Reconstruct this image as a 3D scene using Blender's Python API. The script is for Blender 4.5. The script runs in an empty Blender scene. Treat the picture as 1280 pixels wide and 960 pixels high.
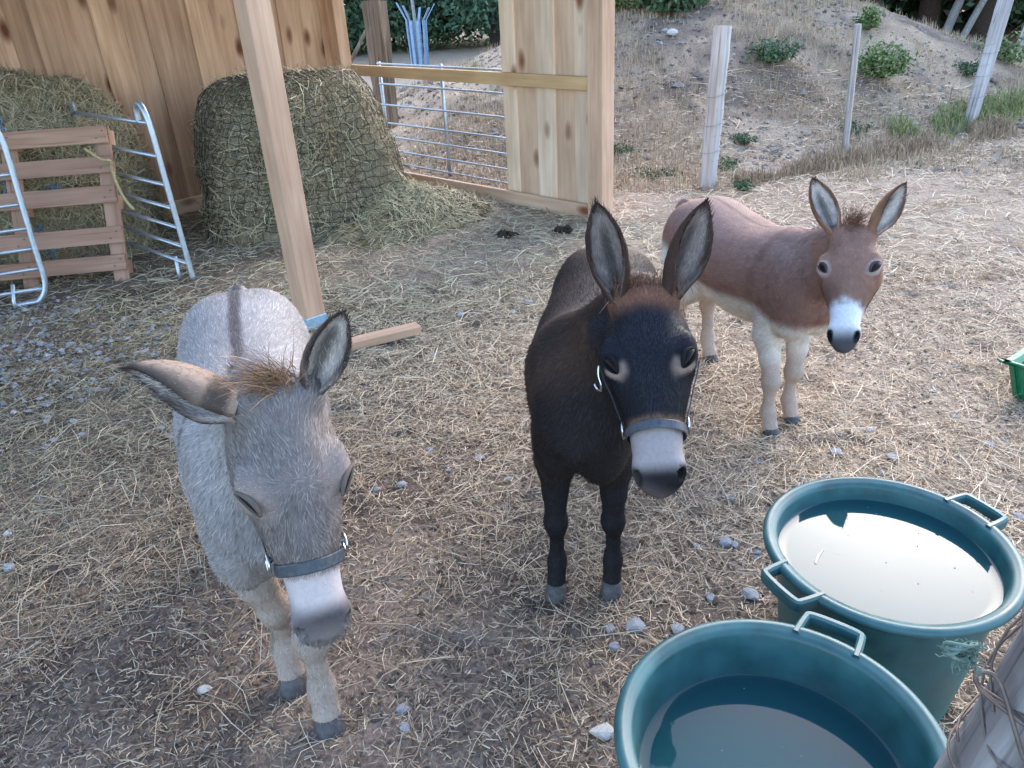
import bpy, math, random
import numpy as np
from mathutils import Matrix, Vector

random.seed(7)
RNG = np.random.default_rng(11)
R = math.radians
SC = bpy.context.scene
COL = SC.collection

# ------------------------------------------------------------------ camera
CAM_H = 1.6
PITCH, ROLL = R(27.5), R(3.3)
FWD = np.array([0, math.cos(PITCH), -math.sin(PITCH)])
_r0 = np.array([1.0, 0, 0])
_u0 = np.cross(_r0, FWD)
RIGHT = math.cos(ROLL) * _r0 - math.sin(ROLL) * _u0
UP = np.cross(RIGHT, FWD)
cam_data = bpy.data.cameras.new("camera")
cam = bpy.data.objects.new("camera", cam_data)
COL.objects.link(cam)
cam.matrix_world = Matrix(((RIGHT[0], UP[0], -FWD[0], 0), (RIGHT[1], UP[1], -FWD[1], 0),
                           (RIGHT[2], UP[2], -FWD[2], CAM_H), (0, 0, 0, 1)))
cam_data.sensor_width = 36
cam_data.lens = 961 / 1280 * 36
cam_data.clip_start = 0.02
cam_data.clip_end = 2000
SC.camera = cam

# ------------------------------------------------------------------ light
SUN_EL, SUN_AZ = R(30), R(31)            # azimuth measured from +Y towards +X
world = bpy.data.worlds.new("World")
SC.world = world
world.use_nodes = True
wn = world.node_tree
bg = wn.nodes["Background"]
sky = wn.nodes.new("ShaderNodeTexSky")
sky.sky_type = 'NISHITA'
sky.sun_disc = False
sky.sun_elevation = SUN_EL
sky.sun_rotation = SUN_AZ
sky.air_density = 1.0
sky.dust_density = 1.5
sky.ozone_density = 1.6
wn.links.new(sky.outputs[0], bg.inputs[0])
bg.inputs[1].default_value = 0.15
sun_d = bpy.data.lights.new("sun", 'SUN')
sun_d.energy = 0.5
sun_d.angle = R(36)
sun_d.color = (1.0, 0.98, 0.97)
sun = bpy.data.objects.new("sun", sun_d)
COL.objects.link(sun)
_sd = Vector((math.sin(SUN_AZ) * math.cos(SUN_EL), math.cos(SUN_AZ) * math.cos(SUN_EL), math.sin(SUN_EL)))
sun.rotation_euler = _sd.to_track_quat('Z', 'Y').to_euler()
sun.location = (3, 3, 8)
SC.view_settings.view_transform = 'Standard'
SC.view_settings.look = 'None'
SC.view_settings.exposure = 2.55
SC.view_settings.gamma = 1.0


# ------------------------------------------------------------------ noise
def _hash(ix, iy, iz):
    n = (ix.astype(np.int64) * 374761393 + iy.astype(np.int64) * 668265263 + iz.astype(np.int64) * 1274126177) & 0xFFFFFFFF
    n = ((n ^ (n >> 13)) * 1274126177) & 0xFFFFFFFF
    n = n ^ (n >> 16)
    return (n & 0xFFFF).astype(np.float32) / 65535.0


def vnoise(P, scale=1.0):
    """value noise in 0..1 at (n,3) points"""
    p = np.asarray(P, float) * scale
    i = np.floor(p)
    f = p - i
    f = f * f * (3 - 2 * f)
    i = i.astype(np.int64)
    out = 0
    for dx in (0, 1):
        wx = f[:, 0] if dx else 1 - f[:, 0]
        for dy in (0, 1):
            wy = f[:, 1] if dy else 1 - f[:, 1]
            for dz in (0, 1):
                wz = f[:, 2] if dz else 1 - f[:, 2]
                out = out + wx * wy * wz * _hash(i[:, 0] + dx, i[:, 1] + dy, i[:, 2] + dz)
    return out


def fbm(P, scale=1.0, octs=4):
    P = np.asarray(P, float)
    a, s, t = 0.5, 0.0, 0.0
    for o in range(octs):
        s = s + a * vnoise(P + 17.3 * o, scale * 2 ** o)
        t += a
        a *= 0.5
    return s / t


def p3(x, y, z=0.0):
    x = np.asarray(x, float)
    return np.stack([x, np.asarray(y, float) + 0 * x, z + 0 * x], 1)


def sstep(a, b, x):
    t = np.clip((np.asarray(x, float) - a) / (b - a), 0, 1)
    return t * t * (3 - 2 * t)


# ------------------------------------------------------------------ materials
def new_mat(name):
    m = bpy.data.materials.new(name)
    m.use_nodes = True
    nt = m.node_tree
    return m, nt, nt.nodes["Principled BSDF"]


def N(nt, t, **kw):
    n = nt.nodes.new(t)
    for k, v in kw.items():
        setattr(n, k, v)
    return n


def ramp(nt, src, stops):
    r = N(nt, "ShaderNodeValToRGB")
    el = r.color_ramp.elements
    while len(el) < len(stops):
        el.new(0.5)
    for e, (p, c) in zip(el, stops):
        e.position = p
        e.color = (*c, 1)
    nt.links.new(src, r.inputs[0])
    return r


def mixmul(nt, a, b, fac=1.0, mode='MULTIPLY'):
    m = N(nt, "ShaderNodeMixRGB", blend_type=mode)
    m.inputs[0].default_value = fac
    nt.links.new(a, m.inputs[1])
    nt.links.new(b, m.inputs[2])
    return m.outputs[0]


def attr_mat(name, rough=0.8, noise=0.0, nscale=60, bump=0.0, bscale=80, spec=0.3, sheen=0.0):
    """colour from the vertex attribute Col, with fine procedural variation"""
    m, nt, b = new_mat(name)
    a = N(nt, "ShaderNodeAttribute", attribute_name="Col")
    out = a.outputs["Color"]
    tc = N(nt, "ShaderNodeTexCoord")
    if noise:
        n = N(nt, "ShaderNodeTexNoise")
        n.inputs["Scale"].default_value = nscale
        n.inputs["Detail"].default_value = 6
        nt.links.new(tc.outputs["Object"], n.inputs["Vector"])
        r = ramp(nt, n.outputs["Fac"], [(0.25, (1 - noise,) * 3), (0.75, (1 + noise,) * 3)])
        out = mixmul(nt, out, r.outputs[0])
    nt.links.new(out, b.inputs["Base Color"])
    b.inputs["Roughness"].default_value = rough
    b.inputs["Specular IOR Level"].default_value = spec
    if sheen:
        b.inputs["Sheen Weight"].default_value = sheen
        b.inputs["Sheen Roughness"].default_value = 0.5
    if bump:
        n2 = N(nt, "ShaderNodeTexNoise")
        n2.inputs["Scale"].default_value = bscale
        n2.inputs["Detail"].default_value = 8
        nt.links.new(tc.outputs["Object"], n2.inputs["Vector"])
        bp = N(nt, "ShaderNodeBump")
        bp.inputs["Strength"].default_value = bump
        bp.inputs["Distance"].default_value = 0.01
        nt.links.new(n2.outputs["Fac"], bp.inputs["Height"])
        nt.links.new(bp.outputs[0], b.inputs["Normal"])
    return m


def wood_mat(name, c_lo, c_hi, knot=(0.16, 0.07, 0.03), knots=True, rough=0.75, crack=0.0, grain=26, varied=0.25):
    """grain runs along the local Z axis of the plank"""
    m, nt, b = new_mat(name)
    tc = N(nt, "ShaderNodeTexCoord")
    oi = N(nt, "ShaderNodeObjectInfo")
    add = N(nt, "ShaderNodeVectorMath", operation='ADD')
    sc = N(nt, "ShaderNodeMath", operation='MULTIPLY')
    sc.inputs[1].default_value = 31.7
    nt.links.new(oi.outputs["Random"], sc.inputs[0])
    nt.links.new(tc.outputs["Object"], add.inputs[0])
    nt.links.new(sc.outputs[0], add.inputs[1])
    mp = N(nt, "ShaderNodeMapping")
    mp.inputs["Scale"].default_value = (1, 1, 0.06)
    nt.links.new(add.outputs[0], mp.inputs["Vector"])
    n1 = N(nt, "ShaderNodeTexNoise")
    n1.inputs["Scale"].default_value = grain
    n1.inputs["Detail"].default_value = 7
    n1.inputs["Distortion"].default_value = 0.6
    nt.links.new(mp.outputs[0], n1.inputs["Vector"])
    r1 = ramp(nt, n1.outputs["Fac"], [(0.3, c_lo), (0.5, tuple((a + c) / 2 for a, c in zip(c_lo, c_hi))), (0.7, c_hi)])
    out = r1.outputs[0]
    # broad tone along the plank
    n3 = N(nt, "ShaderNodeTexNoise")
    n3.inputs["Scale"].default_value = 3.5
    n3.inputs["Detail"].default_value = 3
    mp3 = N(nt, "ShaderNodeMapping")
    mp3.inputs["Scale"].default_value = (1, 1, 0.4)
    nt.links.new(add.outputs[0], mp3.inputs["Vector"])
    nt.links.new(mp3.outputs[0], n3.inputs["Vector"])
    r3 = ramp(nt, n3.outputs["Fac"], [(0.3, (0.78, 0.74, 0.72)), (0.65, (1.1, 1.1, 1.1))])
    out = mixmul(nt, out, r3.outputs[0])
    rv = ramp(nt, oi.outputs["Random"], [(0.0, (1 - varied, 1 - varied * 1.15, 1 - varied * 1.3)), (0.5, (1, 1, 1)), (1.0, (1.08, 1.05, 1.0))])
    out = mixmul(nt, out, rv.outputs[0])
    if knots:
        mp2 = N(nt, "ShaderNodeMapping")
        mp2.inputs["Scale"].default_value = (5.4, 5.4, 2.5)
        nt.links.new(add.outputs[0], mp2.inputs["Vector"])
        nw = N(nt, "ShaderNodeTexNoise")
        nw.inputs["Scale"].default_value = 9
        nt.links.new(add.outputs[0], nw.inputs["Vector"])
        wad = N(nt, "ShaderNodeMixRGB")
        wad.inputs[0].default_value = 0.06
        nt.links.new(mp2.outputs[0], wad.inputs[1])
        nt.links.new(nw.outputs["Color"], wad.inputs[2])
        v = N(nt, "ShaderNodeTexVoronoi")
        v.inputs["Scale"].default_value = 1.0
        nt.links.new(wad.outputs[0], v.inputs["Vector"])
        rk = ramp(nt, v.outputs["Distance"], [(0.08, knot), (0.15, tuple(0.5 * k + 0.4 for k in knot)), (0.24, (1, 1, 1))])
        out = mixmul(nt, out, rk.outputs[0])
    if crack:
        mp4 = N(nt, "ShaderNodeMapping")
        mp4.inputs["Scale"].default_value = (60, 60, 0.9)
        nt.links.new(add.outputs[0], mp4.inputs["Vector"])
        n4 = N(nt, "ShaderNodeTexNoise")
        n4.inputs["Scale"].default_value = 1.0
        n4.inputs["Detail"].default_value = 3
        nt.links.new(mp4.outputs[0], n4.inputs["Vector"])
        rc = ramp(nt, n4.outputs["Fac"], [(0.32, (1 - crack,) * 3), (0.42, (1, 1, 1))])
        out = mixmul(nt, out, rc.outputs[0])
    nt.links.new(out, b.inputs["Base Color"])
    b.inputs["Roughness"].default_value = rough
    b.inputs["Specular IOR Level"].default_value = 0.25
    bp = N(nt, "ShaderNodeBump")
    bp.inputs["Strength"].default_value = 0.35
    bp.inputs["Distance"].default_value = 0.004
    nt.links.new(n1.outputs["Fac"], bp.inputs["Height"])
    nt.links.new(bp.outputs[0], b.inputs["Normal"])
    return m


def flat_mat(name, c, rough=0.5, metal=0.0, var=0.12, scale=30, spec=0.5, bump=0.0):
    m, nt, b = new_mat(name)
    tc = N(nt, "ShaderNodeTexCoord")
    n = N(nt, "ShaderNodeTexNoise")
    n.inputs["Scale"].default_value = scale
    n.inputs["Detail"].default_value = 6
    nt.links.new(tc.outputs["Object"], n.inputs["Vector"])
    r = ramp(nt, n.outputs["Fac"], [(0.3, tuple(x * (1 - var) for x in c)), (0.7, tuple(min(1, x * (1 + var)) for x in c))])
    nt.links.new(r.outputs[0], b.inputs["Base Color"])
    rr = ramp(nt, n.outputs["Fac"], [(0.3, (max(0, rough - 0.08),) * 3), (0.7, (min(1, rough + 0.1),) * 3)])
    nt.links.new(rr.outputs[0], b.inputs["Roughness"])
    b.inputs["Metallic"].default_value = metal
    b.inputs["Specular IOR Level"].default_value = spec
    if bump:
        bp = N(nt, "ShaderNodeBump")
        bp.inputs["Strength"].default_value = bump
        bp.inputs["Distance"].default_value = 0.003
        nt.links.new(n.outputs["Fac"], bp.inputs["Height"])
        nt.links.new(bp.outputs[0], b.inputs["Normal"])
    return m


M = {}
M['ground'] = attr_mat("earth", 0.95, 0.5, 75, 1.0, 90, 0.12)
M['straw'] = attr_mat("straw", 0.6, 0.0, spec=0.35)
M['crumb'] = attr_mat("crumbs", 0.95, 0.25, 90, spec=0.15)
M['hay'] = attr_mat("hay", 0.9, 0.35, 40, 0.8, 60, 0.15)
M['coat'] = attr_mat("coat", 0.75, 0.10, 120, spec=0.06)
M['hair'] = attr_mat("hair", 0.6, 0.0, spec=0.22)
M['leaf'] = attr_mat("leaf", 0.6, 0.0, spec=0.3)
M['bark'] = attr_mat("bark", 0.9, 0.3, 25, 0.7, 30, 0.15)
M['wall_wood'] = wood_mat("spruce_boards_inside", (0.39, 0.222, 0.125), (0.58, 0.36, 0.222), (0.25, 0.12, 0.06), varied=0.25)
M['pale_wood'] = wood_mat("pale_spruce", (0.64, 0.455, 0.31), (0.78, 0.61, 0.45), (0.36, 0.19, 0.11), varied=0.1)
M['pink_wood'] = wood_mat("pink_larch", (0.57, 0.375, 0.245), (0.70, 0.49, 0.335), (0.36, 0.19, 0.12), varied=0.1)
M['rail_wood'] = wood_mat("yellow_rail", (0.55, 0.345, 0.165), (0.68, 0.46, 0.245), knots=False, varied=0.05)
M['post_wood'] = wood_mat("planed_post", (0.48, 0.295, 0.19), (0.61, 0.405, 0.275), knots=False, varied=0.05, grain=40)
M['pallet_wood'] = wood_mat("pallet_wood", (0.31, 0.175, 0.118), (0.44, 0.265, 0.185), knots=False, varied=0.2, crack=0.35)
M['grey_wood'] = wood_mat("weathered_wood", (0.30, 0.28, 0.28), (0.50, 0.48, 0.48), knots=False, varied=0.12, crack=0.6)
M['near_wood'] = wood_mat("old_grey_post", (0.135, 0.118, 0.11), (0.27, 0.245, 0.235), knots=False, varied=0.0, crack=0.65)
M['brown_pole'] = wood_mat("old_pole", (0.13, 0.09, 0.06), (0.27, 0.20, 0.14), knots=False, varied=0.12, crack=0.6)
M['galv'] = flat_mat("galvanised_steel", (0.42, 0.47, 0.52), 0.42, 0.75, 0.15, 40)
M['wire'] = flat_mat("rusty_wire", (0.16, 0.12, 0.10), 0.6, 0.5, 0.3, 60)
M['fence_wire'] = flat_mat("fence_wire", (0.26, 0.25, 0.25), 0.5, 0.6, 0.3, 60)
M['shoe'] = flat_mat("post_shoe", (0.30, 0.44, 0.55), 0.45, 0.4, 0.2, 60)
M['tub'] = flat_mat("teal_plastic", (0.024, 0.088, 0.093), 0.42, 0.0, 0.3, 14, 0.45, 0.15)
M['tray'] = flat_mat("green_plastic", (0.012, 0.16, 0.075), 0.45, 0.0, 0.25, 20, 0.4)
M['leather'] = flat_mat("halter_leather", (0.045, 0.052, 0.062), 0.5, 0.0, 0.35, 90, 0.4, 0.3)
M['chrome'] = flat_mat("buckle_metal", (0.6, 0.6, 0.6), 0.25, 1.0, 0.1, 60)
M['hoof'] = flat_mat("hoof_horn", (0.075, 0.07, 0.068), 0.6, 0.0, 0.4, 70, 0.3, 0.3)
M['eye'] = flat_mat("eye", (0.006, 0.005, 0.005), 0.22, 0.0, 0.1, 30, 0.12)
M['twine'] = flat_mat("blue_twine", (0.03, 0.20, 0.42), 0.6, 0.0, 0.3, 80)
M['green_twine'] = flat_mat("green_twine", (0.10, 0.155, 0.13), 0.9, 0.0, 0.3, 80)
M['rope'] = flat_mat("old_rope", (0.36, 0.29, 0.14), 0.8, 0.0, 0.3, 120)
M['net'] = flat_mat("net_cord", (0.02, 0.026, 0.022), 0.7, 0.0, 0.3, 80)
M['stone'] = flat_mat("limestone", (0.33, 0.335, 0.35), 0.85, 0.0, 0.35, 35, 0.2, 0.8)
M['white_stone'] = flat_mat("pale_limestone", (0.52, 0.50, 0.47), 0.85, 0.0, 0.3, 35, 0.2, 0.8)
M['dung'] = flat_mat("dung", (0.035, 0.026, 0.02), 0.9, 0.0, 0.4, 60, 0.15, 0.8)
M['guard'] = flat_mat("blue_grey_slat", (0.26, 0.36, 0.50), 0.7, 0.0, 0.2, 20, 0.2)
M['roof'] = flat_mat("roof_sheet", (0.20, 0.21, 0.22), 0.6, 0.3, 0.15, 8)
nt = M['tub'].node_tree
_b = nt.nodes["Principled BSDF"]
_src = _b.inputs["Base Color"].links[0].from_socket
_tc = N(nt, "ShaderNodeTexCoord")
_n = N(nt, "ShaderNodeTexNoise"); _n.inputs["Scale"].default_value = 9; _n.inputs["Detail"].default_value = 10; _n.inputs["Roughness"].default_value = 0.7
nt.links.new(_tc.outputs["Object"], _n.inputs["Vector"])
_r = ramp(nt, _n.outputs["Fac"], [(0.52, (0, 0, 0)), (0.72, (0.28, 0.28, 0.28))])
_mx = N(nt, "ShaderNodeMixRGB")
nt.links.new(_r.outputs[0], _mx.inputs[0]); nt.links.new(_src, _mx.inputs[1])
_mx.inputs[2].default_value = (0.10, 0.13, 0.125, 1)
nt.links.new(_mx.outputs[0], _b.inputs["Base Color"])
m, nt, b = new_mat("trough_water")
b.inputs["Base Color"].default_value = (0.010, 0.050, 0.058, 1)
b.inputs["Roughness"].default_value = 0.02
b.inputs["IOR"].default_value = 1.31
_n = N(nt, "ShaderNodeTexNoise"); _n.inputs["Scale"].default_value = 7
_t = N(nt, "ShaderNodeTexCoord"); nt.links.new(_t.outputs["Object"], _n.inputs["Vector"])
_b = N(nt, "ShaderNodeBump"); _b.inputs["Strength"].default_value = 0.03; _b.inputs["Distance"].default_value = 0.01
nt.links.new(_n.outputs["Fac"], _b.inputs["Height"]); nt.links.new(_b.outputs[0], b.inputs["Normal"])
M['water'] = m


# ------------------------------------------------------------------ object helpers
def tag(o, label=None, cat=None, group=None, kind=None):
    for k, v in (("label", label), ("category", cat), ("group", group), ("kind", kind)):
        if v:
            o[k] = v
    return o


def empty(name, loc=(0, 0, 0), rz=0.0, **kw):
    o = bpy.data.objects.new(name, None)
    o.empty_display_size = 0.2
    o.location = loc
    o.rotation_euler = (0, 0, rz)
    COL.objects.link(o)
    return tag(o, **kw)


def link(name, me, parent=None, loc=None, rot=None, scale=None):
    o = bpy.data.objects.new(name, me)
    COL.objects.link(o)
    if parent is not None:
        o.parent = parent
    if loc is not None:
        o.location = loc
    if rot is not None:
        o.rotation_euler = rot
    if scale is not None:
        o.scale = scale
    return o


def mesh(name, V, F, mat, col=None, smooth=True, normals=None):
    """V (n,3), F either one array (m,k) or a list of such arrays"""
    Fs = F if isinstance(F, list) else [F]
    Fs = [np.asarray(f, np.int32) for f in Fs if len(f)]
    V = np.asarray(V, np.float32)
    me = bpy.data.meshes.new(name)
    nl = sum(f.size for f in Fs)
    npoly = sum(len(f) for f in Fs)
    me.vertices.add(len(V))
    me.vertices.foreach_set("co", V.ravel())
    me.loops.add(nl)
    me.polygons.add(npoly)
    me.loops.foreach_set("vertex_index", np.concatenate([f.ravel() for f in Fs]))
    tot = np.concatenate([np.full(len(f), f.shape[1], np.int32) for f in Fs])
    start = np.concatenate([[0], np.cumsum(tot)[:-1]]).astype(np.int32)
    me.polygons.foreach_set("loop_start", start)
    me.polygons.foreach_set("use_smooth", np.full(npoly, smooth, bool))
    if col is not None:
        c = np.ones((len(V), 4), np.float32)
        c[:, :3] = np.asarray(col, np.float32)
        a = me.color_attributes.new("Col", 'FLOAT_COLOR', 'POINT')
        a.data.foreach_set("color", c.ravel())
    me.materials.append(mat)
    me.update(calc_edges=True)
    me.validate()
    if normals is not None:
        me.normals_split_custom_set_from_vertices([tuple(n) for n in np.asarray(normals, float)])
    return me


def box_geo(c, half, R3=None, bevel=0.0):
    """bevelled box: 24 verts when bevel > 0"""
    hx, hy, hz = half
    if bevel <= 0:
        V = np.array([[sx * hx, sy * hy, sz * hz] for sx in (-1, 1) for sy in (-1, 1) for sz in (-1, 1)], float)
        F = [np.array([[0, 1, 3, 2], [4, 6, 7, 5], [0, 4, 5, 1], [2, 3, 7, 6], [0, 2, 6, 4], [1, 5, 7, 3]])]
    else:
        b = min(bevel, hx * .8, hy * .8, hz * .8)
        idx = {}
        V = []
        for sx in (-1, 1):
            for sy in (-1, 1):
                for sz in (-1, 1):
                    for ax in range(3):
                        p = [sx * (hx - b), sy * (hy - b), sz * (hz - b)]
                        p[ax] = (sx, sy, sz)[ax] * half[ax]
                        idx[(sx, sy, sz, ax)] = len(V)
                        V.append(p)
        V = np.array(V, float)
        Q, T = [], []
        for ax in range(3):
            o1, o2 = (ax + 1) % 3, (ax + 2) % 3
            for s in (-1, 1):
                q = []
                for a, c2 in ((-1, -1), (1, -1), (1, 1), (-1, 1)):
                    sg = [0, 0, 0]
                    sg[ax], sg[o1], sg[o2] = s, a, c2
                    q.append(idx[(*sg, ax)])
                Q.append(q if s > 0 else q[::-1])
            for a in (-1, 1):
                for c2 in (-1, 1):
                    e = []
                    for t, f in ((-1, o1), (1, o1), (1, o2), (-1, o2)):
                        sg = [0, 0, 0]
                        sg[ax], sg[o1], sg[o2] = t, a, c2
                        e.append(idx[(*sg, f)])
                    Q.append(e if a * c2 < 0 else e[::-1])
        for sx in (-1, 1):
            for sy in (-1, 1):
                for sz in (-1, 1):
                    t = [idx[(sx, sy, sz, k)] for k in range(3)]
                    T.append(t if sx * sy * sz > 0 else t[::-1])
        F = [np.array(Q), np.array(T)]
    if R3 is not None:
        V = V @ np.asarray(R3).T
    return V + np.asarray(c, float), F


def plank(name, a, b, w, t, mat, parent=None, wdir=(1, 0, 0), bevel=0.003, jit=0.0):
    """a straight timber from a to b; local Z runs along it (grain), local X is its width"""
    a, b = np.asarray(a, float), np.asarray(b, float)
    z = b - a
    L = np.linalg.norm(z)
    z /= L
    x = np.asarray(wdir, float)
    x = x - (x @ z) * z
    x /= np.linalg.norm(x)
    y = np.cross(z, x)
    V, F = box_geo((0, 0, 0), (w / 2, t / 2, L / 2), None, bevel)
    if jit:
        V = V + RNG.normal(0, jit, V.shape)
    me = mesh(name, V, F, mat, smooth=False)
    o = link(name, me, parent)
    mid = (a + b) / 2
    o.matrix_local = Matrix(((x[0], y[0], z[0], mid[0]), (x[1], y[1], z[1], mid[1]), (x[2], y[2], z[2], mid[2]), (0, 0, 0, 1)))
    return o


def tube_geo(P, rad, n=8, closed=False, cap=True):
    P = np.asarray(P, float)
    k = len(P)
    rad = np.broadcast_to(np.asarray(rad, float), (k,))
    T = np.gradient(P, axis=0) if not closed else (np.roll(P, -1, 0) - np.roll(P, 1, 0))
    T /= np.linalg.norm(T, axis=1)[:, None] + 1e-12
    ref = np.array([0, 0, 1.0]) if abs(T[0][2]) < 0.9 else np.array([1.0, 0, 0])
    u = np.cross(T[0], ref)
    u /= np.linalg.norm(u)
    V = []
    ang = np.linspace(0, 2 * np.pi, n, endpoint=False)
    for i in range(k):
        u = u - (u @ T[i]) * T[i]
        u /= np.linalg.norm(u) + 1e-12
        w = np.cross(T[i], u)
        V.append(P[i] + rad[i] * (np.cos(ang)[:, None] * u + np.sin(ang)[:, None] * w))
    V = np.concatenate(V)
    F = []
    m = k if closed else k - 1
    for i in range(m):
        i2 = (i + 1) % k
        for j in range(n):
            j2 = (j + 1) % n
            F.append((i * n + j, i * n + j2, i2 * n + j2, i2 * n + j))
    Fs = [np.array(F)]
    if cap and not closed:
        c0, c1 = len(V), len(V) + 1
        V = np.vstack([V, P[0], P[-1]])
        Fs.append(np.array([(c0, (j + 1) % n, j) for j in range(n)] + [(c1, (k - 1) * n + j, (k - 1) * n + (j + 1) % n) for j in range(n)]))
    return V, Fs


def join(geos):
    Vs, F3, F4, off = [], [], [], 0
    for V, Fs in geos:
        Vs.append(V)
        for f in (Fs if isinstance(Fs, list) else [Fs]):
            f = np.asarray(f)
            if not len(f):
                continue
            (F3 if f.shape[1] == 3 else F4).append(f + off)
        off += len(V)
    out = []
    if F4:
        out.append(np.concatenate(F4))
    if F3:
        out.append(np.concatenate(F3))
    return np.concatenate(Vs), out


def smooth_path(P, n):
    """Catmull-Rom through P, n points"""
    P = np.asarray(P, float)
    k = len(P)
    t = np.linspace(0, k - 1, n)
    i = np.clip(t.astype(int), 0, k - 2)
    f = (t - i)[:, None]
    g = lambda j: P[np.clip(j, 0, k - 1)]
    p0, p1, p2, p3_ = g(i - 1), g(i), g(i + 1), g(i + 2)
    return 0.5 * (2 * p1 + (p2 - p0) * f + (2 * p0 - 5 * p1 + 4 * p2 - p3_) * f ** 2 + (3 * p1 - p0 - 3 * p2 + p3_) * f ** 3)


def tube(name, P, rad, mat, parent=None, n=8, closed=False):
    V, F = tube_geo(P, rad, n, closed)
    return link(name, mesh(name, V, F, mat), parent)


def revolve_geo(prof, n=64):
    prof = np.asarray(prof, float)
    ang = np.linspace(0, 2 * np.pi, n, endpoint=False)
    V = np.stack([np.outer(prof[:, 0], np.cos(ang)), np.outer(prof[:, 0], np.sin(ang)), np.outer(prof[:, 1], np.ones(n))], 2).reshape(-1, 3)
    F = [(i * n + j, i * n + (j + 1) % n, (i + 1) * n + (j + 1) % n, (i + 1) * n + j) for i in range(len(prof) - 1) for j in range(n)]
    return V, [np.array(F)]


# ------------------------------------------------------------------ the ground
P2 = np.array([0.73, 5.64])                   # front corner post of the shelter
UF = np.array([0.717, 0.697])                 # along its front, to the right
VF = np.array([-0.697, 0.717])                # from front to back


def shelter_in(x, y):
    """signed depth behind the shelter front line and left of its side wall"""
    dx, dy = x - P2[0], y - P2[1]
    return dx * VF[0] + dy * VF[1], -(dx * UF[0] + dy * UF[1])


def mound(x, y):
    x = np.asarray(x, float)
    a = np.exp(-np.abs((x - 3.0) / 3.7) ** 2.4)
    up = sstep(6.7 + 0.22 * np.maximum(x - 1, 0), 11.2, y)
    dn = 1 - sstep(11.6, 16.0, y)
    return 1.34 * a * up * dn


def gz(x, y, fine=True):
    x = np.asarray(x, float)
    y = np.asarray(y, float)
    P = p3(x, y)
    m = mound(x, y)
    z = m + (0.26 * (fbm(P, 1.3, 4) - 0.5)) * sstep(0.05, 0.5, m)
    z = z + 0.035 * (fbm(P, 0.9, 3) - 0.5)
    if fine:
        z = z + (0.022 + 0.05 * sstep(0.03, 0.4, m)) * (fbm(P, 7.0, 4) - 0.5) + 0.012 * (vnoise(P, 38.0) - 0.5) - 0.022 * sstep(.70, .84, vnoise(P + 2.2, 8.0)) * (1 - sstep(0.03, 0.3, m))
    return z


def lines(segs):
    out = []
    for a, b, s in segs:
        n = max(1, int(round((b - a) / s)))
        out.append(np.linspace(a, b, n, endpoint=False))
    return np.concatenate(out + [[segs[-1][1]]])


gx = lines([(-400, -60, 40), (-60, -20, 4), (-20, -7, 0.6), (-7, -3, 0.10), (-3, 3, 0.024), (3, 9, 0.07), (9, 20, 0.5), (20, 60, 4), (60, 400, 40)])
gy = lines([(-60, -4, 5), (-4, 0.3, 0.25), (0.3, 4.0, 0.024), (4.0, 7, 0.04), (7, 13, 0.08), (13, 30, 0.4), (30, 80, 4), (80, 600, 45)])
GX, GY = np.meshgrid(gx, gy)
gX, gY = GX.ravel(), GY.ravel()
gZ = gz(gX, gY)
nx, ny = len(gx), len(gy)
ii, jj = np.meshgrid(np.arange(nx - 1), np.arange(ny - 1))
b0 = (jj * nx + ii).ravel()
gF = np.stack([b0, b0 + 1, b0 + nx + 1, b0 + nx], 1)


def lerp3(a, b, t):
    return np.asarray(a)[None, :] * (1 - t)[:, None] + np.asarray(b)[None, :] * t[:, None]


def ground_col(x, y):
    P = p3(x, y)
    n1, n2 = fbm(P, 0.8, 4), fbm(P + 9, 5.0, 4)
    soil = lerp3((0.075, 0.054, 0.043), (0.200, 0.148, 0.118), sstep(0.3, 0.7, 0.5 * n1 + 0.5 * n2))
    pale = lerp3((0.28, 0.21, 0.155), (0.43, 0.335, 0.25), n2)
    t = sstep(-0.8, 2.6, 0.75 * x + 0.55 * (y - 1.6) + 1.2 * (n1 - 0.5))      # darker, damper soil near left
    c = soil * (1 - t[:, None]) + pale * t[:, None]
    m = mound(x, y)
    mc = lerp3((0.19, 0.14, 0.108), (0.43, 0.315, 0.215), sstep(0.35, 0.65, .6 * fbm(P + 4, 0.6, 4) + .4 * fbm(P + 8, 5.0, 3)))
    tm = sstep(0.02, 0.35, m)[:, None]
    c = c * (1 - tm) + mc * tm
    far = sstep(12.5, 15.5, y)[:, None]
    fc = lerp3((0.34, 0.245, 0.16), (0.44, 0.34, 0.25), fbm(P, 0.25, 3))
    fr = sstep(5.5, 7.5, x)[:, None]
    fc = fc * (1 - fr) + lerp3((0.30, 0.17, 0.09), (0.37, 0.22, 0.13), n1) * fr
    return c * (1 - far) + fc * far


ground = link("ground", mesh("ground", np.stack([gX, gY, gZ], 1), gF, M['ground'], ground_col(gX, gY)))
tag(ground, "trodden brown earth of the paddock with a dry mound behind", None, None, "structure")


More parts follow.
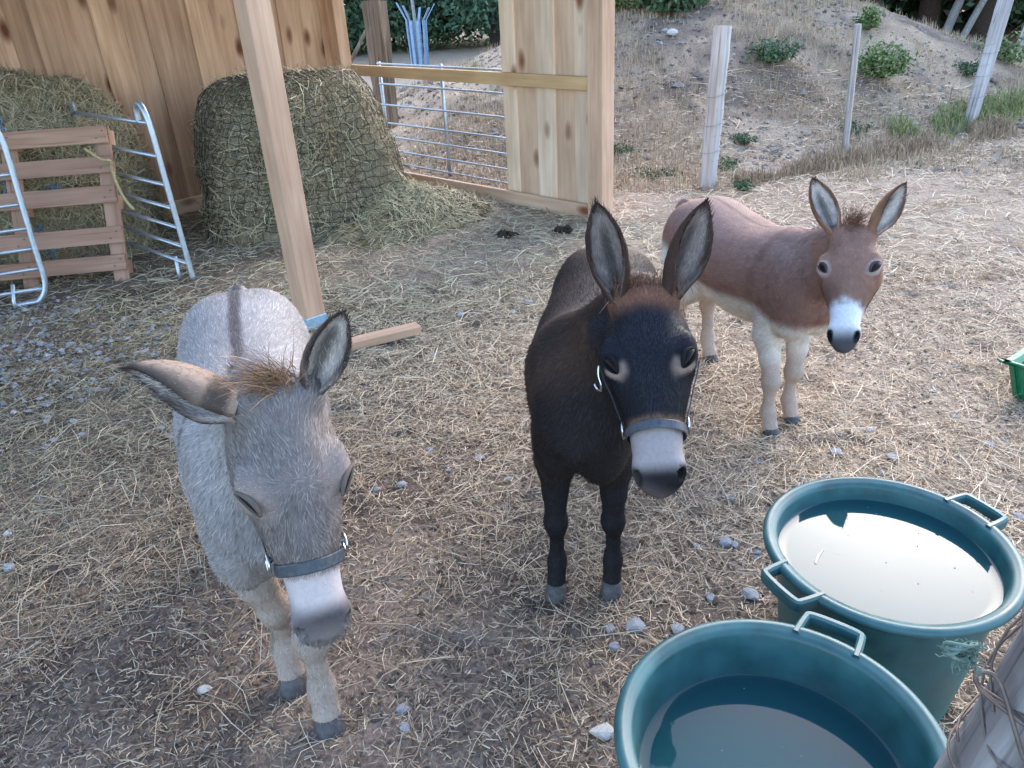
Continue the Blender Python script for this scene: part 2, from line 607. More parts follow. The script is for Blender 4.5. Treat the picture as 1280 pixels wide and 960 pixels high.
# ------------------------------------------------------------------ straw, crumbs, gravel
def ribbons(P, yaw, L, w, pitch, roll, bend):
    """bent two-segment stalks; returns V, F"""
    n = len(P)
    d = np.stack([np.cos(yaw) * np.cos(pitch), np.sin(yaw) * np.cos(pitch), np.sin(pitch)], 1)
    s = np.stack([-np.sin(yaw), np.cos(yaw), 0 * yaw], 1)
    u = np.cross(d, s)
    lat = s * np.cos(roll)[:, None] + u * np.sin(roll)[:, None]
    V = np.zeros((n, 6, 3))
    for k, f in enumerate((-0.5, 0.0, 0.5)):
        c = P + d * (L * f)[:, None] + (s * (bend[:, :1]) + u * bend[:, 1:]) * (L * (0.25 - f * f) * 4)[:, None]
        ww = (w * (1.0 if k < 2 else 0.6) / 2)[:, None]
        V[:, 2 * k] = c - lat * ww
        V[:, 2 * k + 1] = c + lat * ww
    b = (np.arange(n) * 6)[:, None]
    F = np.concatenate([b + np.array([[0, 1, 3, 2]]), b + np.array([[2, 3, 5, 4]])])
    return V.reshape(-1, 3), F


def scatter(n, x0, x1, y0, y1, dens):
    x = RNG.uniform(x0, x1, n * 3)
    y = RNG.uniform(y0, y1, n * 3)
    keep = RNG.uniform(0, 1, n * 3) < dens(x, y)
    return x[keep][:n], y[keep][:n]


def straw_density(x, y):
    P = p3(x, y)
    cl = .6 * sstep(0.38, 0.60, fbm(P + 3, 1.9, 3)) + .4 * sstep(.4, .6, fbm(P + 13, 6.0, 2))
    t = sstep(-1.2, 1.2, 0.8 * x + 0.8 * (y - 1.9))
    d = (0.16 + 0.84 * t) * (0.14 + 0.86 * cl)
    dep, lf = shelter_in(x, y)
    d = np.where((dep > -1.5) & (lf > -0.3), np.maximum(d, 0.75), d)
    grav = np.exp(-((x + 2.6) / 0.55) ** 2 - ((y - 3.9) / 0.55) ** 2)
    d = d * (1 - 0.8 * grav)
    return np.clip(d, 0, 1) * (0.35 + 0.65 * np.exp(-np.maximum(y - 2.5, 0) / 3.2))


def straw_cols(x, y, n):
    dep, lf = shelter_in(x, y)
    hayish = sstep(-1.6, 0.2, dep) * sstep(-0.4, 0.4, lf)
    r = RNG.uniform(0, 1, n)
    a = lerp3((0.38, 0.26, 0.155), (0.84, 0.67, 0.47), r)
    bcol = lerp3((0.34, 0.28, 0.17), (0.66, 0.57, 0.38), r)
    c = a * (1 - hayish[:, None]) + bcol * hayish[:, None]
    dk = (RNG.uniform(0, 1, n) < 0.22)[:, None]
    c = np.where(dk, c * np.array([0.45, 0.38, 0.33]), c)
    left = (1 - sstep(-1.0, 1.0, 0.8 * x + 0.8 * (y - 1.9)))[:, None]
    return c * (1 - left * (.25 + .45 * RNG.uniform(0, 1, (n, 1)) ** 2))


def lay_straw(name, n, x0, x1, y0, y1, l0, sig, wmin, wmax, lift, label):
    x, y = scatter(n, x0, x1, y0, y1, straw_density if name == 'straw' else (lambda a, b_: np.maximum(straw_density(a, b_), .62)))
    n = len(x)
    L = np.clip(l0 * np.exp(RNG.normal(0, sig, n)), 0.015, 0.34)
    z = gz(x, y) + lift * RNG.uniform(0.1, 1, n) + 0.002
    w = RNG.uniform(wmin, wmax, n) * (1 + 0.12 * np.maximum(y - 2, 0))
    V, F = ribbons(np.stack([x, y, z], 1), RNG.uniform(0, 2 * np.pi, n), L, w, RNG.normal(0, 0.16, n), RNG.uniform(-0.9, 0.9, n), RNG.normal(0, 0.07, (n, 2)))
    c = straw_cols(x, y, n)
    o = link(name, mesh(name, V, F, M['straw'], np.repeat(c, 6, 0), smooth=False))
    tag(o, label, None, None, "stuff")


lay_straw("straw", 76000, -3.2, 3.2, 0.6, 4.2, 0.078, 0.6, 0.0009, 0.0027, 0.014, "loose pale straw stalks strewn over the paddock earth")
lay_straw("straw", 48000, -4.2, 6.5, 4.0, 9.0, 0.10, 0.5, 0.0018, 0.004, 0.018, "loose straw and hay further back towards the shelter")
lay_straw("chaff", 150000, -3.0, 3.0, 0.6, 4.5, 0.022, 0.45, 0.0012, 0.0032, 0.008, "short broken chaff trodden into the earth")


def bits(P, size, squash, seed):
    """small irregular octahedra"""
    n = len(P)
    base = np.array([[1, 0, 0], [-1, 0, 0], [0, 1, 0], [0, -1, 0], [0, 0, 1], [0, 0, -1]], float)
    V = base[None] * (size[:, None, None]) * RNG.uniform(0.55, 1.25, (n, 6, 1))
    V[:, :, 2] *= squash
    V += RNG.normal(0, 0.18, V.shape) * size[:, None, None]
    a = RNG.uniform(0, 2 * np.pi, n)
    c, s = np.cos(a)[:, None], np.sin(a)[:, None]
    X, Y = V[:, :, 0] * c - V[:, :, 1] * s, V[:, :, 0] * s + V[:, :, 1] * c
    V[:, :, 0], V[:, :, 1] = X, Y
    V += P[:, None, :]
    F0 = np.array([[0, 2, 4], [2, 1, 4], [1, 3, 4], [3, 0, 4], [2, 0, 5], [1, 2, 5], [3, 1, 5], [0, 3, 5]])
    F = (np.arange(n) * 6)[:, None, None] + F0[None]
    return V.reshape(-1, 3), F.reshape(-1, 3)


def crumb_density(x, y):
    t = 1 - sstep(-1.6, 2.2, 0.8 * x + 0.8 * (y - 1.9))
    return 0.12 + 0.88 * t * sstep(0.35, 0.6, fbm(p3(x, y) + 31, 2.4, 3))


x, y = scatter(46000, -2.6, 2.8, 0.6, 4.4, crumb_density)
n = len(x)
V, F = bits(np.stack([x, y, gz(x, y) + 0.002], 1), np.clip(0.0058 * np.exp(RNG.normal(0, 0.45, n)), 0.002, 0.018), 0.4, 1)
c = lerp3((0.07, 0.05, 0.038), (0.21, 0.155, 0.12), RNG.uniform(0, 1, n))
tag(link("soil_crumbs", mesh("soil_crumbs", V, F, M['crumb'], np.repeat(c, 6, 0), smooth=False)), "dark crumbs of soil and dung between the straw", None, None, "stuff")


def gravel_density(x, y):
    g1 = np.exp(-((x + 2.75) / 0.75) ** 2 - ((y - 3.75) / 0.75) ** 2)
    return g1 * sstep(0.3, 0.55, fbm(p3(x, y) + 77, 3.0, 2)) * 1.2


x, y = scatter(1500, -4.2, -1.4, 2.4, 4.9, gravel_density)
n = len(x)
V, F = bits(np.stack([x, y, gz(x, y) + 0.006], 1), RNG.uniform(0.008, 0.025, n), 0.6, 2)
c = lerp3((0.17, 0.168, 0.17), (0.34, 0.335, 0.335), RNG.uniform(0, 1, n))
tag(link("gravel", mesh("gravel", V, F, M['crumb'], np.repeat(c, 6, 0), smooth=False)), "patch of pale grey gravel in front of the pallet", None, None, "stuff")

# stones of the mound: countless small rubble
x, y = scatter(9000, -2.5, 7.5, 6.4, 12.5, lambda a, b_: 0.15 + 0.85 * sstep(0.45, 0.6, fbm(p3(a, b_) + 51, 0.8, 3)))
n = len(x)
V, F = bits(np.stack([x, y, gz(x, y) + 0.004], 1), np.clip(0.014 * np.exp(RNG.normal(0, 0.6, n)), 0.006, 0.08), 0.6, 2)
c = lerp3((0.14, 0.115, 0.10), (0.36, 0.32, 0.285), RNG.uniform(0, 1, n) ** 1.4)
tag(link("rubble", mesh("rubble", V, F, M['crumb'], np.repeat(c, 6, 0), smooth=False)), "stony rubble and dry clods on the mound", None, None, "stuff")

# individual stones
import bmesh


def stone_mesh(seed, mat):
    bm = bmesh.new()
    bmesh.ops.create_icosphere(bm, subdivisions=2, radius=1)
    V = np.array([v.co for v in bm.verts])
    V = V * (0.62 + 0.75 * fbm(V + seed * 13.1, 1.1, 3))[:, None]
    for k in range(7):                         # broken facets
        rr = np.random.default_rng(seed * 31 + k)
        d = rr.normal(size=3)
        d /= np.linalg.norm(d)
        lim = rr.uniform(0.55, 0.8)
        over = np.maximum(V @ d - lim, 0)
        V = V - over[:, None] * d[None]
    V[:, 2] *= 0.62
    F = np.array([[v.index for v in f.verts] for f in bm.faces])
    bm.free()
    return mesh("stone", V, F, mat, smooth=False)


stone_ms = [stone_mesh(i, M['stone']) for i in range(5)] + [stone_mesh(9, M['white_stone'])]
STONES = [  # x, y, size, mesh, label
    (-0.85, 1.44, 0.019, 5, "small white stone on dark soil left of the grey donkey's front hooves"),
    (-1.77, 2.17, 0.020, 5, "creamy oval stone at the far left edge of the paddock"),
    (-1.66, 1.98, 0.026, 0, "flat grey stone at the left edge, in front of the creamy oval one"),
    (0.30, 1.565, 0.033, 1, "largest pale grey stone, between the dark donkey's hooves and the front tub"),
    (0.415, 1.55, 0.026, 2, "dark grey stone touching the far rim of the front tub"),
    (0.235, 1.505, 0.019, 3, "small rounded stone just below the largest pale grey stone"),
    (0.232, 1.565, 0.019, 4, "small dark stone beside the left end of the largest pale grey stone"),
    (0.165, 1.24, 0.030, 5, "white stone half hidden behind the left side of the front tub"),
    (-0.32, 1.34, 0.019, 2, "grey stone right of the grey donkey's hooves, rear one of two"),
    (-0.31, 1.28, 0.019, 0, "pale angular stone right of the grey donkey's hooves, front one of two"),
    (0.64, 1.89, 0.024, 3, "grey stone left of the far rim of the rear tub"),
    (0.535, 1.665, 0.020, 4, "grey stone left of the lower handle of the rear tub"),
    (0.65, 1.66, 0.030, 2, "dark broken stone beside the lower handle of the rear tub"),
]
for k, (sx, sy, ss, mi, lb) in enumerate(STONES):
    o = link("stone", stone_ms[mi], None, (sx, sy, float(gz([sx], [sy])[0]) + ss * 0.3), (0, 0, k * 1.3), (ss, ss * 0.8, ss * 0.8))
    tag(o, lb, "stone", "stones scattered on the paddock")
pts = [(-0.14, 2.48, .024), (-0.51, 2.3, .02), (-0.42, 2.33, .022), (1.17, 2.35, .026), (1.36, 2.31, .028), (1.36, 2.5, .022), (-0.38, 3.43, .022), (-0.26, 3.91, .03),
       (0.02, 3.95, .032), (0.12, 4.03, .028), (-0.05, 2.17, .018), (-0.03, 2.32, .016), (-0.34, 2.57, .022), (-1.9, 2.93, .026), (-1.9, 3.67, .03), (-1.95, 3.24, .03), (-1.93, 2.74, .026),
       (-1.82, 2.82, .024), (1.75, 2.37, .026), (1.74, 2.58, .024), (1.07, 2.21, .024), (1.12, 2.24, .018), (1.0, 2.28, .018), (1.28, 2.22, .018), (1.0, 2.2, .02), (1.6, 1.95, .024), (1.7, 2.0, .026), (1.5, 2.05, .02), (1.8, 2.15, .024), (1.75, 1.9, .022)]
_r = np.random.default_rng(8)
pts += [(float(a), float(b_), float(q)) for a, b_, q in zip(_r.uniform(-.3, 2.3, 34), _r.uniform(1.75, 3.2, 34), _r.uniform(.010, .020, 34))]
pts += [(float(a), float(b_), float(q)) for a, b_, q in zip(_r.uniform(-2.2, -1.1, 24), _r.uniform(2.3, 3.6, 24), _r.uniform(.012, .024, 24))]
for k, (sx, sy, ss) in enumerate(pts):
    o = link("stone", stone_ms[k % 5], None, (sx, sy, float(gz([sx], [sy])[0]) + ss * 0.25), (0, 0, k * 2.1), (ss, ss * 0.75, ss * 0.75))
    lb = ("small grey stone beyond the rear tub and below the brown donkey" if sx > .65 and sy > 1.9 and sx < 1.5 else
          "small grey stone between the feed trough and the rear tub" if sx > .65 else
          "small grey stone in the hay between the shelter post and its boards" if sy > 3.25 and sx > -.7 else
          "small pale stone left of the grey donkey, at the fringe of the gravel" if sx < -1.2 else
          "small grey stone in the straw between the grey and the dark donkey" if sy > 1.5 else
          "small grey stone just right of the grey donkey's front hooves")
    tag(o, lb, "stone", "stones scattered on the paddock")
for sx, sy, ss, lb in ((0.02, 5.33, 0.05, "dark lump of dung on the hay between the netted bale and the shelter boards"),
                       (0.44, 5.36, 0.055, "dark lump of dung on the hay near the front end of the shelter boards")):
    tag(link("dung_pile", mesh("dung_pile", *bits(np.stack([sx + RNG.normal(0, ss * .45, 14), sy + RNG.normal(0, ss * .35, 14), 0.012 + np.abs(RNG.normal(0, .012, 14))], 1), RNG.uniform(.03, .045, 14), .8, 3), M['dung'], smooth=False)), lb, "dung")
o = link("boulder", stone_ms[5], None, (2.10, 9.75, float(gz([2.10], [9.75])[0]) + 0.02), (0, 0, 1), (.085, .07, .08))
tag(o, "pale round boulder high on the mound below the green bush", "boulder")


# ------------------------------------------------------------------ shelter
def w2(p, z):
    return (p[0], p[1], z)


DEPTH = 3.05
corner = P2 + VF * DEPTH
shelter = empty("shelter", (P2[0], P2[1], 0), label="open fronted wooden field shelter with board walls over the hay", cat="shelter")
INV = Matrix.Translation((-P2[0], -P2[1], 0))


def sh(name, a, b_, w, t, mat, wdir, jit=0.0, parent=None):
    off = np.array([P2[0], P2[1], 0.0])
    return plank(name, np.asarray(a, float) - off, np.asarray(b_, float) - off, w, t, M[mat], shelter if parent is None else parent, wdir, 0.004, jit)


UF3, VF3 = np.array([*UF, 0]), np.array([*VF, 0])
# front posts
for k, dist in enumerate((0.0, 2.51, 5.0)):
    p = P2 - UF * dist
    if k == 0:
        sh("post", w2(p, -0.05), w2(p, 2.84), 0.135, 0.135, 'post_wood', UF3)
    else:
        po = sh("post", w2(p, 0.03), w2(p, 2.84), 0.12, 0.12, 'post_wood', UF3)
        s0 = link("post_shoe", mesh("post_shoe", *box_geo((0, 0, 0), (0.066, 0.066, 0.032), None, 0.004), M['shoe'], smooth=False), po)
        s0.location = (0, 0, -1.405 + 0.012)
# corner post and rear wall boards
pc = corner - UF * 0.10 - VF * 0.12
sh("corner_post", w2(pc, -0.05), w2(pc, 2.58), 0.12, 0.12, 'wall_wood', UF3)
u = 0.0
k = 0
rw = random.Random(5)
while u < 5.2:
    w = rw.uniform(0.15, 0.23)
    c = corner - UF * (u + w / 2) + VF * (0.014 * (k % 2))
    lean = rw.uniform(-0.012, 0.012)
    a = np.array(w2(c, 0.02))
    t = np.array(w2(c + UF * lean, 2.60))
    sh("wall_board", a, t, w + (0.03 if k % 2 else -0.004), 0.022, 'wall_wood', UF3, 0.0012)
    u += w
    k += 1
a = corner - UF * 0.17 - VF * 0.03
sh("sill_board", w2(a, 0.07), w2(corner - UF * 5.2 - VF * 0.03, 0.07), 0.12, 0.035, 'pink_wood', (0, 0, 1))
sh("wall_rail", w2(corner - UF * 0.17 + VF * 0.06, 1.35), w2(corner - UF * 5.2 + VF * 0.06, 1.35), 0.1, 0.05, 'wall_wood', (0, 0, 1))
# side wall: six boards outside the rail
edges = [0.068, 0.243, 0.424, 0.615, 0.815, 0.965]
mats = ['pale_wood', 'pink_wood', 'pale_wood', 'pink_wood', 'pale_wood']
for k in range(5):
    v0, v1 = edges[k], edges[k + 1]
    c = P2 + VF * ((v0 + v1) / 2) + UF * (0.012 + 0.006 * (k % 2))
    sh("wall_board", w2(c, 0.06), w2(c + VF * rw.uniform(-.004, .004), 2.7), v1 - v0 - 0.004, 0.022, mats[k], VF3, 0.0008)
c = P2 + UF * 0.0
sh("side_rail", w2(P2 + VF * 0.069 - UF * 0.027, 0.955), w2(P2 + VF * (DEPTH - 0.05) - UF * 0.027, 0.965), 0.09, 0.045, 'rail_wood', (0, 0, 1))
sh("sill_board", w2(P2 + VF * 0.03 - UF * 0.03, 0.045), w2(P2 + VF * (DEPTH - 0.1) - UF * 0.03, 0.035), 0.13, 0.035, 'pink_wood', (0, 0, 1))
# roof on purlins
rf = []
for k in range(7):
    d = 0.02 + k * 0.52
    zz = 2.90 - 0.075 * d
    a, b_ = P2 + UF * 0.25 + VF * d, P2 - UF * 5.3 + VF * d
    sh("purlin", w2(a, zz), w2(b_, zz), 0.06, 0.10, 'wall_wood', VF3)
nu, nv = 150, 2
us = np.linspace(0.3, -5.4, nu)
V = np.array([[*(P2 + UF * a + VF * d), 3.00 - 0.075 * d + 0.012 * math.sin(a * 60)] for d in (-0.1, 3.3) for a in us]) - np.array([P2[0], P2[1], 0])
V = np.vstack([V, V + np.array([0, 0, 0.004])])
F = []
for lay in (0, 2 * nu):
    for i in range(nu - 1):
        F.append((lay + i, lay + i + 1, lay + nu + i + 1, lay + nu + i))
link("roof", mesh("roof", V, np.array(F), M['roof'], smooth=True), shelter)

# offcut of timber on the ground
plank("timber_offcut", (-0.83, 3.535, 0.03), (-0.47, 3.71, 0.03), 0.08, 0.045, M['post_wood'], None, (0.44, -0.9, 0), 0.003)
tag(bpy.data.objects["timber_offcut"], "short sawn timber offcut lying in the straw by the shelter post", "timber")


# ------------------------------------------------------------------ hay bales
def blob_fn(cx, cy, base, top, h, sharp=3.2, rough=0.05, seed=0.0, fold=0.0):
    """r(theta) at the ground and the top; returns surface(theta, s) with s from 0 (ground) to 1 (top centre)"""
    aa = np.linspace(0, np.pi / 2, 600)
    px, pz = 0.7 * np.cos(aa) ** (2 / sharp), h * np.sin(aa) ** (2 / sharp)
    arc = np.concatenate([[0], np.cumsum(np.hypot(np.diff(px), np.diff(pz)))])
    arc /= arc[-1]

    def f(th, s):
        th, s = np.broadcast_arrays(np.asarray(th, float), np.asarray(s, float))
        a = np.interp(s, arc, aa)
        cr = np.cos(a) ** (2 / sharp)
        sz = np.sin(a) ** (2 / sharp)
        rb, rt = base(th), top(th)
        lift = np.clip(sz, 0, 1)
        spread = (1 - lift) ** 1.7
        r = (rt + (rb - rt) * spread) * cr
        r = r + fold * (1 - lift) ** .5 * (np.sin(th * 9 + 2.0 * np.sin(th * 2) + 1.3 * s) * .6 + np.sin(th * 5 + 1.0) * .6)
        P = np.stack([cx + r * np.cos(th), cy + r * np.sin(th), h * sz], -1).reshape(-1, 3)
        nn = fbm(P + seed, 2.6, 4) - 0.5
        d = np.stack([np.cos(th) * np.cos(a), np.sin(th) * np.cos(a), np.sin(a)], -1).reshape(-1, 3)
        P = P + d * (nn * rough * 3.2)[:, None] + d * ((fbm(P + seed, 12, 3) - 0.5) * rough)[:, None]
        P[:, 2] = np.maximum(P[:, 2], -0.03)
        return P
    return f


def blob_mesh(name, f, nt_, ns, colfn, mat, parent):
    th, s = np.meshgrid(np.linspace(0, 2 * np.pi, nt_, endpoint=False), np.linspace(0, 0.995, ns), indexing='ij')
    V = f(th, s)
    i, j = np.meshgrid(np.arange(nt_), np.arange(ns - 1), indexing='ij')
    i2 = (i + 1) % nt_
    F = np.stack([i * ns + j, i2 * ns + j, i2 * ns + j + 1, i * ns + j + 1], -1).reshape(-1, 4)
    return link(name, mesh(name, V, F, mat, colfn(V)), parent), V


def hay_strands(name, f, n, colr, parent, lo=0.0, hi=0.9, thr=None, out=0.02, hang=False):
    th = RNG.uniform(0, 2 * np.pi, n) if thr is None else RNG.uniform(thr[0], thr[1], n)
    s = RNG.uniform(lo, hi, n)
    P = f(th, s)
    e1 = f(th + 0.02, s) - P
    e2 = f(th, np.minimum(s + 0.01, 0.99)) - P
    e1 /= np.linalg.norm(e1, axis=1)[:, None] + 1e-9
    e2 /= np.linalg.norm(e2, axis=1)[:, None] + 1e-9
    nn = np.cross(e1, e2)
    nn /= np.linalg.norm(nn, axis=1)[:, None] + 1e-9
    a = RNG.uniform(0, 2 * np.pi, n) if not hang else RNG.normal(np.pi / 2, 0.7, n)
    d = e1 * np.cos(a)[:, None] + e2 * np.sin(a)[:, None] + nn * RNG.normal(0.12, 0.22, n)[:, None]
    d /= np.linalg.norm(d, axis=1)[:, None]
    lat = np.cross(d, nn)
    lat /= np.linalg.norm(lat, axis=1)[:, None] + 1e-9
    L = np.clip(0.10 * np.exp(RNG.normal(0, 0.45, n)), 0.03, 0.3)
    w = RNG.uniform(0.002, 0.0048, n)
    P = P + nn * (RNG.uniform(0.0, 1, n) * out)[:, None]
    V = np.zeros((n, 6, 3))
    bend = RNG.normal(0, 0.10, (n, 2))
    for k, fr in enumerate((-0.5, 0, 0.5)):
        c = P + d * (L * fr)[:, None] + (lat * bend[:, :1] + nn * bend[:, 1:]) * (L * (1 - 4 * fr * fr))[:, None]
        V[:, 2 * k] = c - lat * (w / 2)[:, None]
        V[:, 2 * k + 1] = c + lat * (w / 2)[:, None]
    b_ = (np.arange(n) * 6)[:, None]
    F = np.concatenate([b_ + np.array([[0, 1, 3, 2]]), b_ + np.array([[2, 3, 5, 4]])])
    c = lerp3(colr[0], colr[1], RNG.uniform(0, 1, n) ** 1.2)
    o = link(name, mesh(name, V.reshape(-1, 3), F, M['straw'], np.repeat(c, 6, 0), smooth=False), parent)
    tag(o, kind="stuff")
    return o


def angdist(th, a):
    return np.abs((np.asarray(th) - a + np.pi) % (2 * np.pi) - np.pi)


BX, BY = -1.62, 6.32
bale = empty("hay_bale", (0, 0, 0), label="large round hay bale under a black net, slumping to the right", cat="hay bale")
fb = blob_fn(BX, BY,
             lambda th: 0.70 + 0.42 * np.exp(-(angdist(th, -0.42) / 0.42) ** 2) + 0.16 * np.exp(-(angdist(th, -1.9) / 0.6) ** 2),
             lambda th: 0.66 + 0.0 * th, 1.05, 5.6, 0.065, 3.0, 0.06)
fbn = blob_fn(BX, BY,
             lambda th: 0.735 + 0.42 * np.exp(-(angdist(th, -0.42) / 0.42) ** 2) + 0.16 * np.exp(-(angdist(th, -1.9) / 0.6) ** 2),
             lambda th: 0.695 + 0.0 * th, 1.085, 5.6, 0.028, 3.0, 0.06)


def haycol(V):
    return lerp3((0.11, 0.085, 0.048), (0.30, 0.24, 0.145), sstep(0.3, 0.7, 0.5 * fbm(V, 3.0, 3) + 0.5 * fbm(V, 22, 3)))


blob_mesh("hay", fb, 150, 80, haycol, M['hay'], bale)
hay_strands("hay_stalks", fb, 17000, ((0.18, 0.138, 0.075), (0.48, 0.385, 0.235)), bale, 0.0, 0.95, (-3.6, 1.0), 0.008)
# net: cords along both directions of the surface, sagging between their knots
geos = []


def cord(th, s, r=0.0024):
    geos.append(tube_geo(fbn(th, s), r, 4, cap=False))


nth = 64
for k in range(nth):
    t0 = -np.pi + 2 * np.pi * k / nth
    s = np.linspace(0.0, 0.97, 70)
    if -3.7 < t0 < 1.3 or t0 > 2.6:
        cord(t0 + 0.16 * s + 0.012 * np.sin(s * 96 + k * np.pi) + 0.06 * np.sin(k * 0.35 + s * 5), s)
for k in range(30):
    s0 = 0.008 + k * 0.0325
    t = np.linspace(-3.75, 1.3, 190)
    cord(t, np.clip(s0 + 0.005 * np.sin(t * nth / 2 + k * np.pi) + 0.022 * np.sin(t * 2.3 + k * 0.13), 0.0, 0.985))
hay_strands("loose_stalks", fb, 1500, ((0.30, 0.26, 0.14), (0.68, 0.60, 0.38)), bale, 0.0, 0.95, (-3.6, 1.0), 0.05)
V, F = join(geos)
tag(link("net", mesh("net", V, F, M['net'], smooth=True), bale), label="black knotted hay net drawn over the bale")
# spilled hay round the foot
spill = blob_fn(-0.82, 6.0, lambda th: 0.72 + 0.10 * np.sin(2 * th), lambda th: 0.35 + 0 * th, 0.25, 2.0, 0.05, 8.0)
spn = blob_fn(-0.82, 6.0, lambda th: 0.745 + 0.10 * np.sin(2 * th), lambda th: 0.37 + 0 * th, 0.28, 2.0, 0.02, 8.0)
hp = empty("hay_pile", (0, 0, 0), label="loose netted heap of hay spilling from the bale towards the boards", cat="hay pile")
blob_mesh("hay", spill, 90, 40, haycol, M['hay'], hp)
hay_strands("hay_stalks", spill, 9000, ((0.24, 0.21, 0.11), (0.60, 0.53, 0.33)), hp, 0.0, 0.97, None, 0.04)
geos = []
_fb = fbn
fbn = spn
for k in range(44):
    s = np.linspace(0.0, 0.97, 40)
    cord(2 * np.pi * k / 44 + 0.12 * np.sin(s * 5 + k), s, 0.0022)
for k in range(18):
    t = np.linspace(0, 2 * np.pi, 150)
    cord(t, np.clip(0.03 + k * 0.05 + 0.015 * np.sin(t * 30 + k * np.pi) + .02 * np.sin(t * 3 + k), 0, 0.98), 0.0022)
V, F = join(geos)
link("net", mesh("net", V, F, M['net'], smooth=True), hp)
fbn = _fb

# second bale behind the pallet
bale2 = empty("hay_bale", (0, 0, 0), label="loose hay bale without a net, penned behind the pallet and hurdles", cat="hay bale")
f2 = blob_fn(-3.35, 5.72, lambda th: 0.74 + 0 * th, lambda th: 0.72 + 0 * th, 1.16, 3.6, 0.08, 21.0)


def haycol2(V):
    return lerp3((0.12, 0.095, 0.055), (0.29, 0.235, 0.14), sstep(0.3, 0.7, 0.5 * fbm(V, 3.0, 3) + 0.5 * fbm(V, 22, 3)))


blob_mesh("hay", f2, 120, 70, haycol2, M['hay'], bale2)
hay_strands("hay_stalks", f2, 16000, ((0.20, 0.16, 0.085), (0.48, 0.40, 0.25)), bale2, 0.0, 0.95, (-2.6, 0.6), 0.03)
for k in range(9):
    rr = random.Random(40 + k)
    th = -1.05 + rr.uniform(-0.35, 0.25)
    s0 = rr.uniform(0.12, 0.75)
    P = [f2(np.array([th]), np.array([s0]))[0]]
    for q in range(7):
        P.append(P[-1] + np.array([rr.uniform(-.05, .05), rr.uniform(-.03, .02), rr.uniform(-.07, .05)]))
    P = np.array(P)
    P[:, 1] -= 0.11
    tube("twine", smooth_path(P, 30), 0.0035, M['twine'], bale2, 5)

# ------------------------------------------------------------------ pallet
pallet = empty("pallet", (-2.45, 4.86, 0), label="brown wooden pallet standing on edge against the loose hay", cat="pallet")
bl, br = np.array([-3.62, 4.72, 0]) - np.array([-2.45, 4.86, 0]), np.array([0, 0, 0.0])
xd = (br - bl) / np.linalg.norm(br - bl)
upv = np.array([0.03, 0.24, 0.97])
upv = upv / np.linalg.norm(upv)
out = np.cross(xd, upv)                     # towards the camera
if out[1] > 0:
    out = -out
for z0, wd in ((0.915, 0.105), (0.735, 0.10), (0.555, 0.105), (0.30, 0.105), (0.125, 0.10)):
    sl = plank("slat", bl + upv * z0 + out * 0.035, br + upv * z0 + out * 0.035 - xd * rw.uniform(0, 0.02), wd, 0.022, M['pallet_wood'], pallet, upv, 0.003, 0.001)
for q in (0.06, 0.62, 1.12):
    plank("stringer", br - xd * q, br - xd * q + upv * 0.965, 0.095, 0.022, M['pallet_wood'], pallet, xd, 0.003)
    for z0 in (0.09, 0.5, 0.9):
        plank("block", br - xd * q + upv * (z0 - 0.045) - out * 0.05, br - xd * q + upv * (z0 + 0.045) - out * 0.05, 0.09, 0.075, M['pallet_wood'], pallet, xd, 0.003)
o = link("nails", mesh("nails", *join([box_geo(br - xd * (q + dx) + upv * (z0 + dz) + out * 0.047, (0.004, 0.004, 0.004)) for q in (0.06, 0.62) for z0 in (0.915, 0.735, 0.555, 0.30, 0.125) for dx, dz in ((-.02, .02), (.02, -.02))]), M['wire'], smooth=False), pallet)
tag(o, kind="stuff")
rp = np.array([(-0.13, -0.03, 0.80), (-0.02, -0.09, 0.74), (0.02, -0.06, 0.72), (0.01, -0.05, 0.66), (0.03, -0.07, 0.55), (0.06, -0.08, 0.47), (0.09, -0.08, 0.42)]) + np.array([-2.42, 4.98, 0.03])
tag(tube("rope", smooth_path(rp, 40), 0.009, M['rope'], None, 7), "short end of old rope tied over the pallet's right edge", "rope")

# ------------------------------------------------------------------ sheep hurdles
def hurdle(base, direc, lean, zs, length, hook, label, bottom_curve):
    root = empty("hurdle", (base[0], base[1], 0), label=label, cat="hurdle", group="galvanised hurdles round the hay")
    d = np.array([direc[0], direc[1], 0.0])
    d /= np.linalg.norm(d)
    lean = np.asarray(lean, float)
    H = zs[-1] + 0.06
    P0 = np.array([0, 0, 0.03])
    up = lambda z: P0 + lean * z + np.array([0, 0, z])
    path = []
    if bottom_curve:
        path += [d * 0.20 + np.array([0, 0, 0.02]), d * 0.12 + np.array([0, 0, 0.025]), d * 0.05 + np.array([0, 0, 0.035])]
    path += [up(0.10 if bottom_curve else 0.0), up(0.3), up(0.6), up(H - 0.12)]
    path += [up(H) + d * 0.02, up(H + 0.045) + d * 0.07]
    path += [up(H + 0.02) + d * 0.12, up(H - 0.06) + d * 0.135] if hook else [up(H + 0.05) + d * 0.16, up(H + 0.05) + d * 0.4, up(H + 0.05) + d * length]
    link("frame", mesh("frame", *tube_geo(smooth_path(path, 60), 0.017, 10), M['galv']), root)
    for z in zs:
        a, b_ = up(z) + d * 0.004, up(z) + d * length
        link("rail", mesh("rail", *tube_geo([a, (a + b_) / 2, b_], 0.0115, 8), M['galv']), root)
    link("upright", mesh("upright", *tube_geo([up(0) + d * length, up(H) + d * length], 0.017, 10), M['galv']), root)
    ft = [up(0.12) + d * 0.17, up(0.02) + d * 0.19, P0 + d * 0.19 + np.array([0.01, -0.02, -0.02])]
    link("foot", mesh("foot", *tube_geo(ft, 0.012, 8), M['galv']), root)
    return root


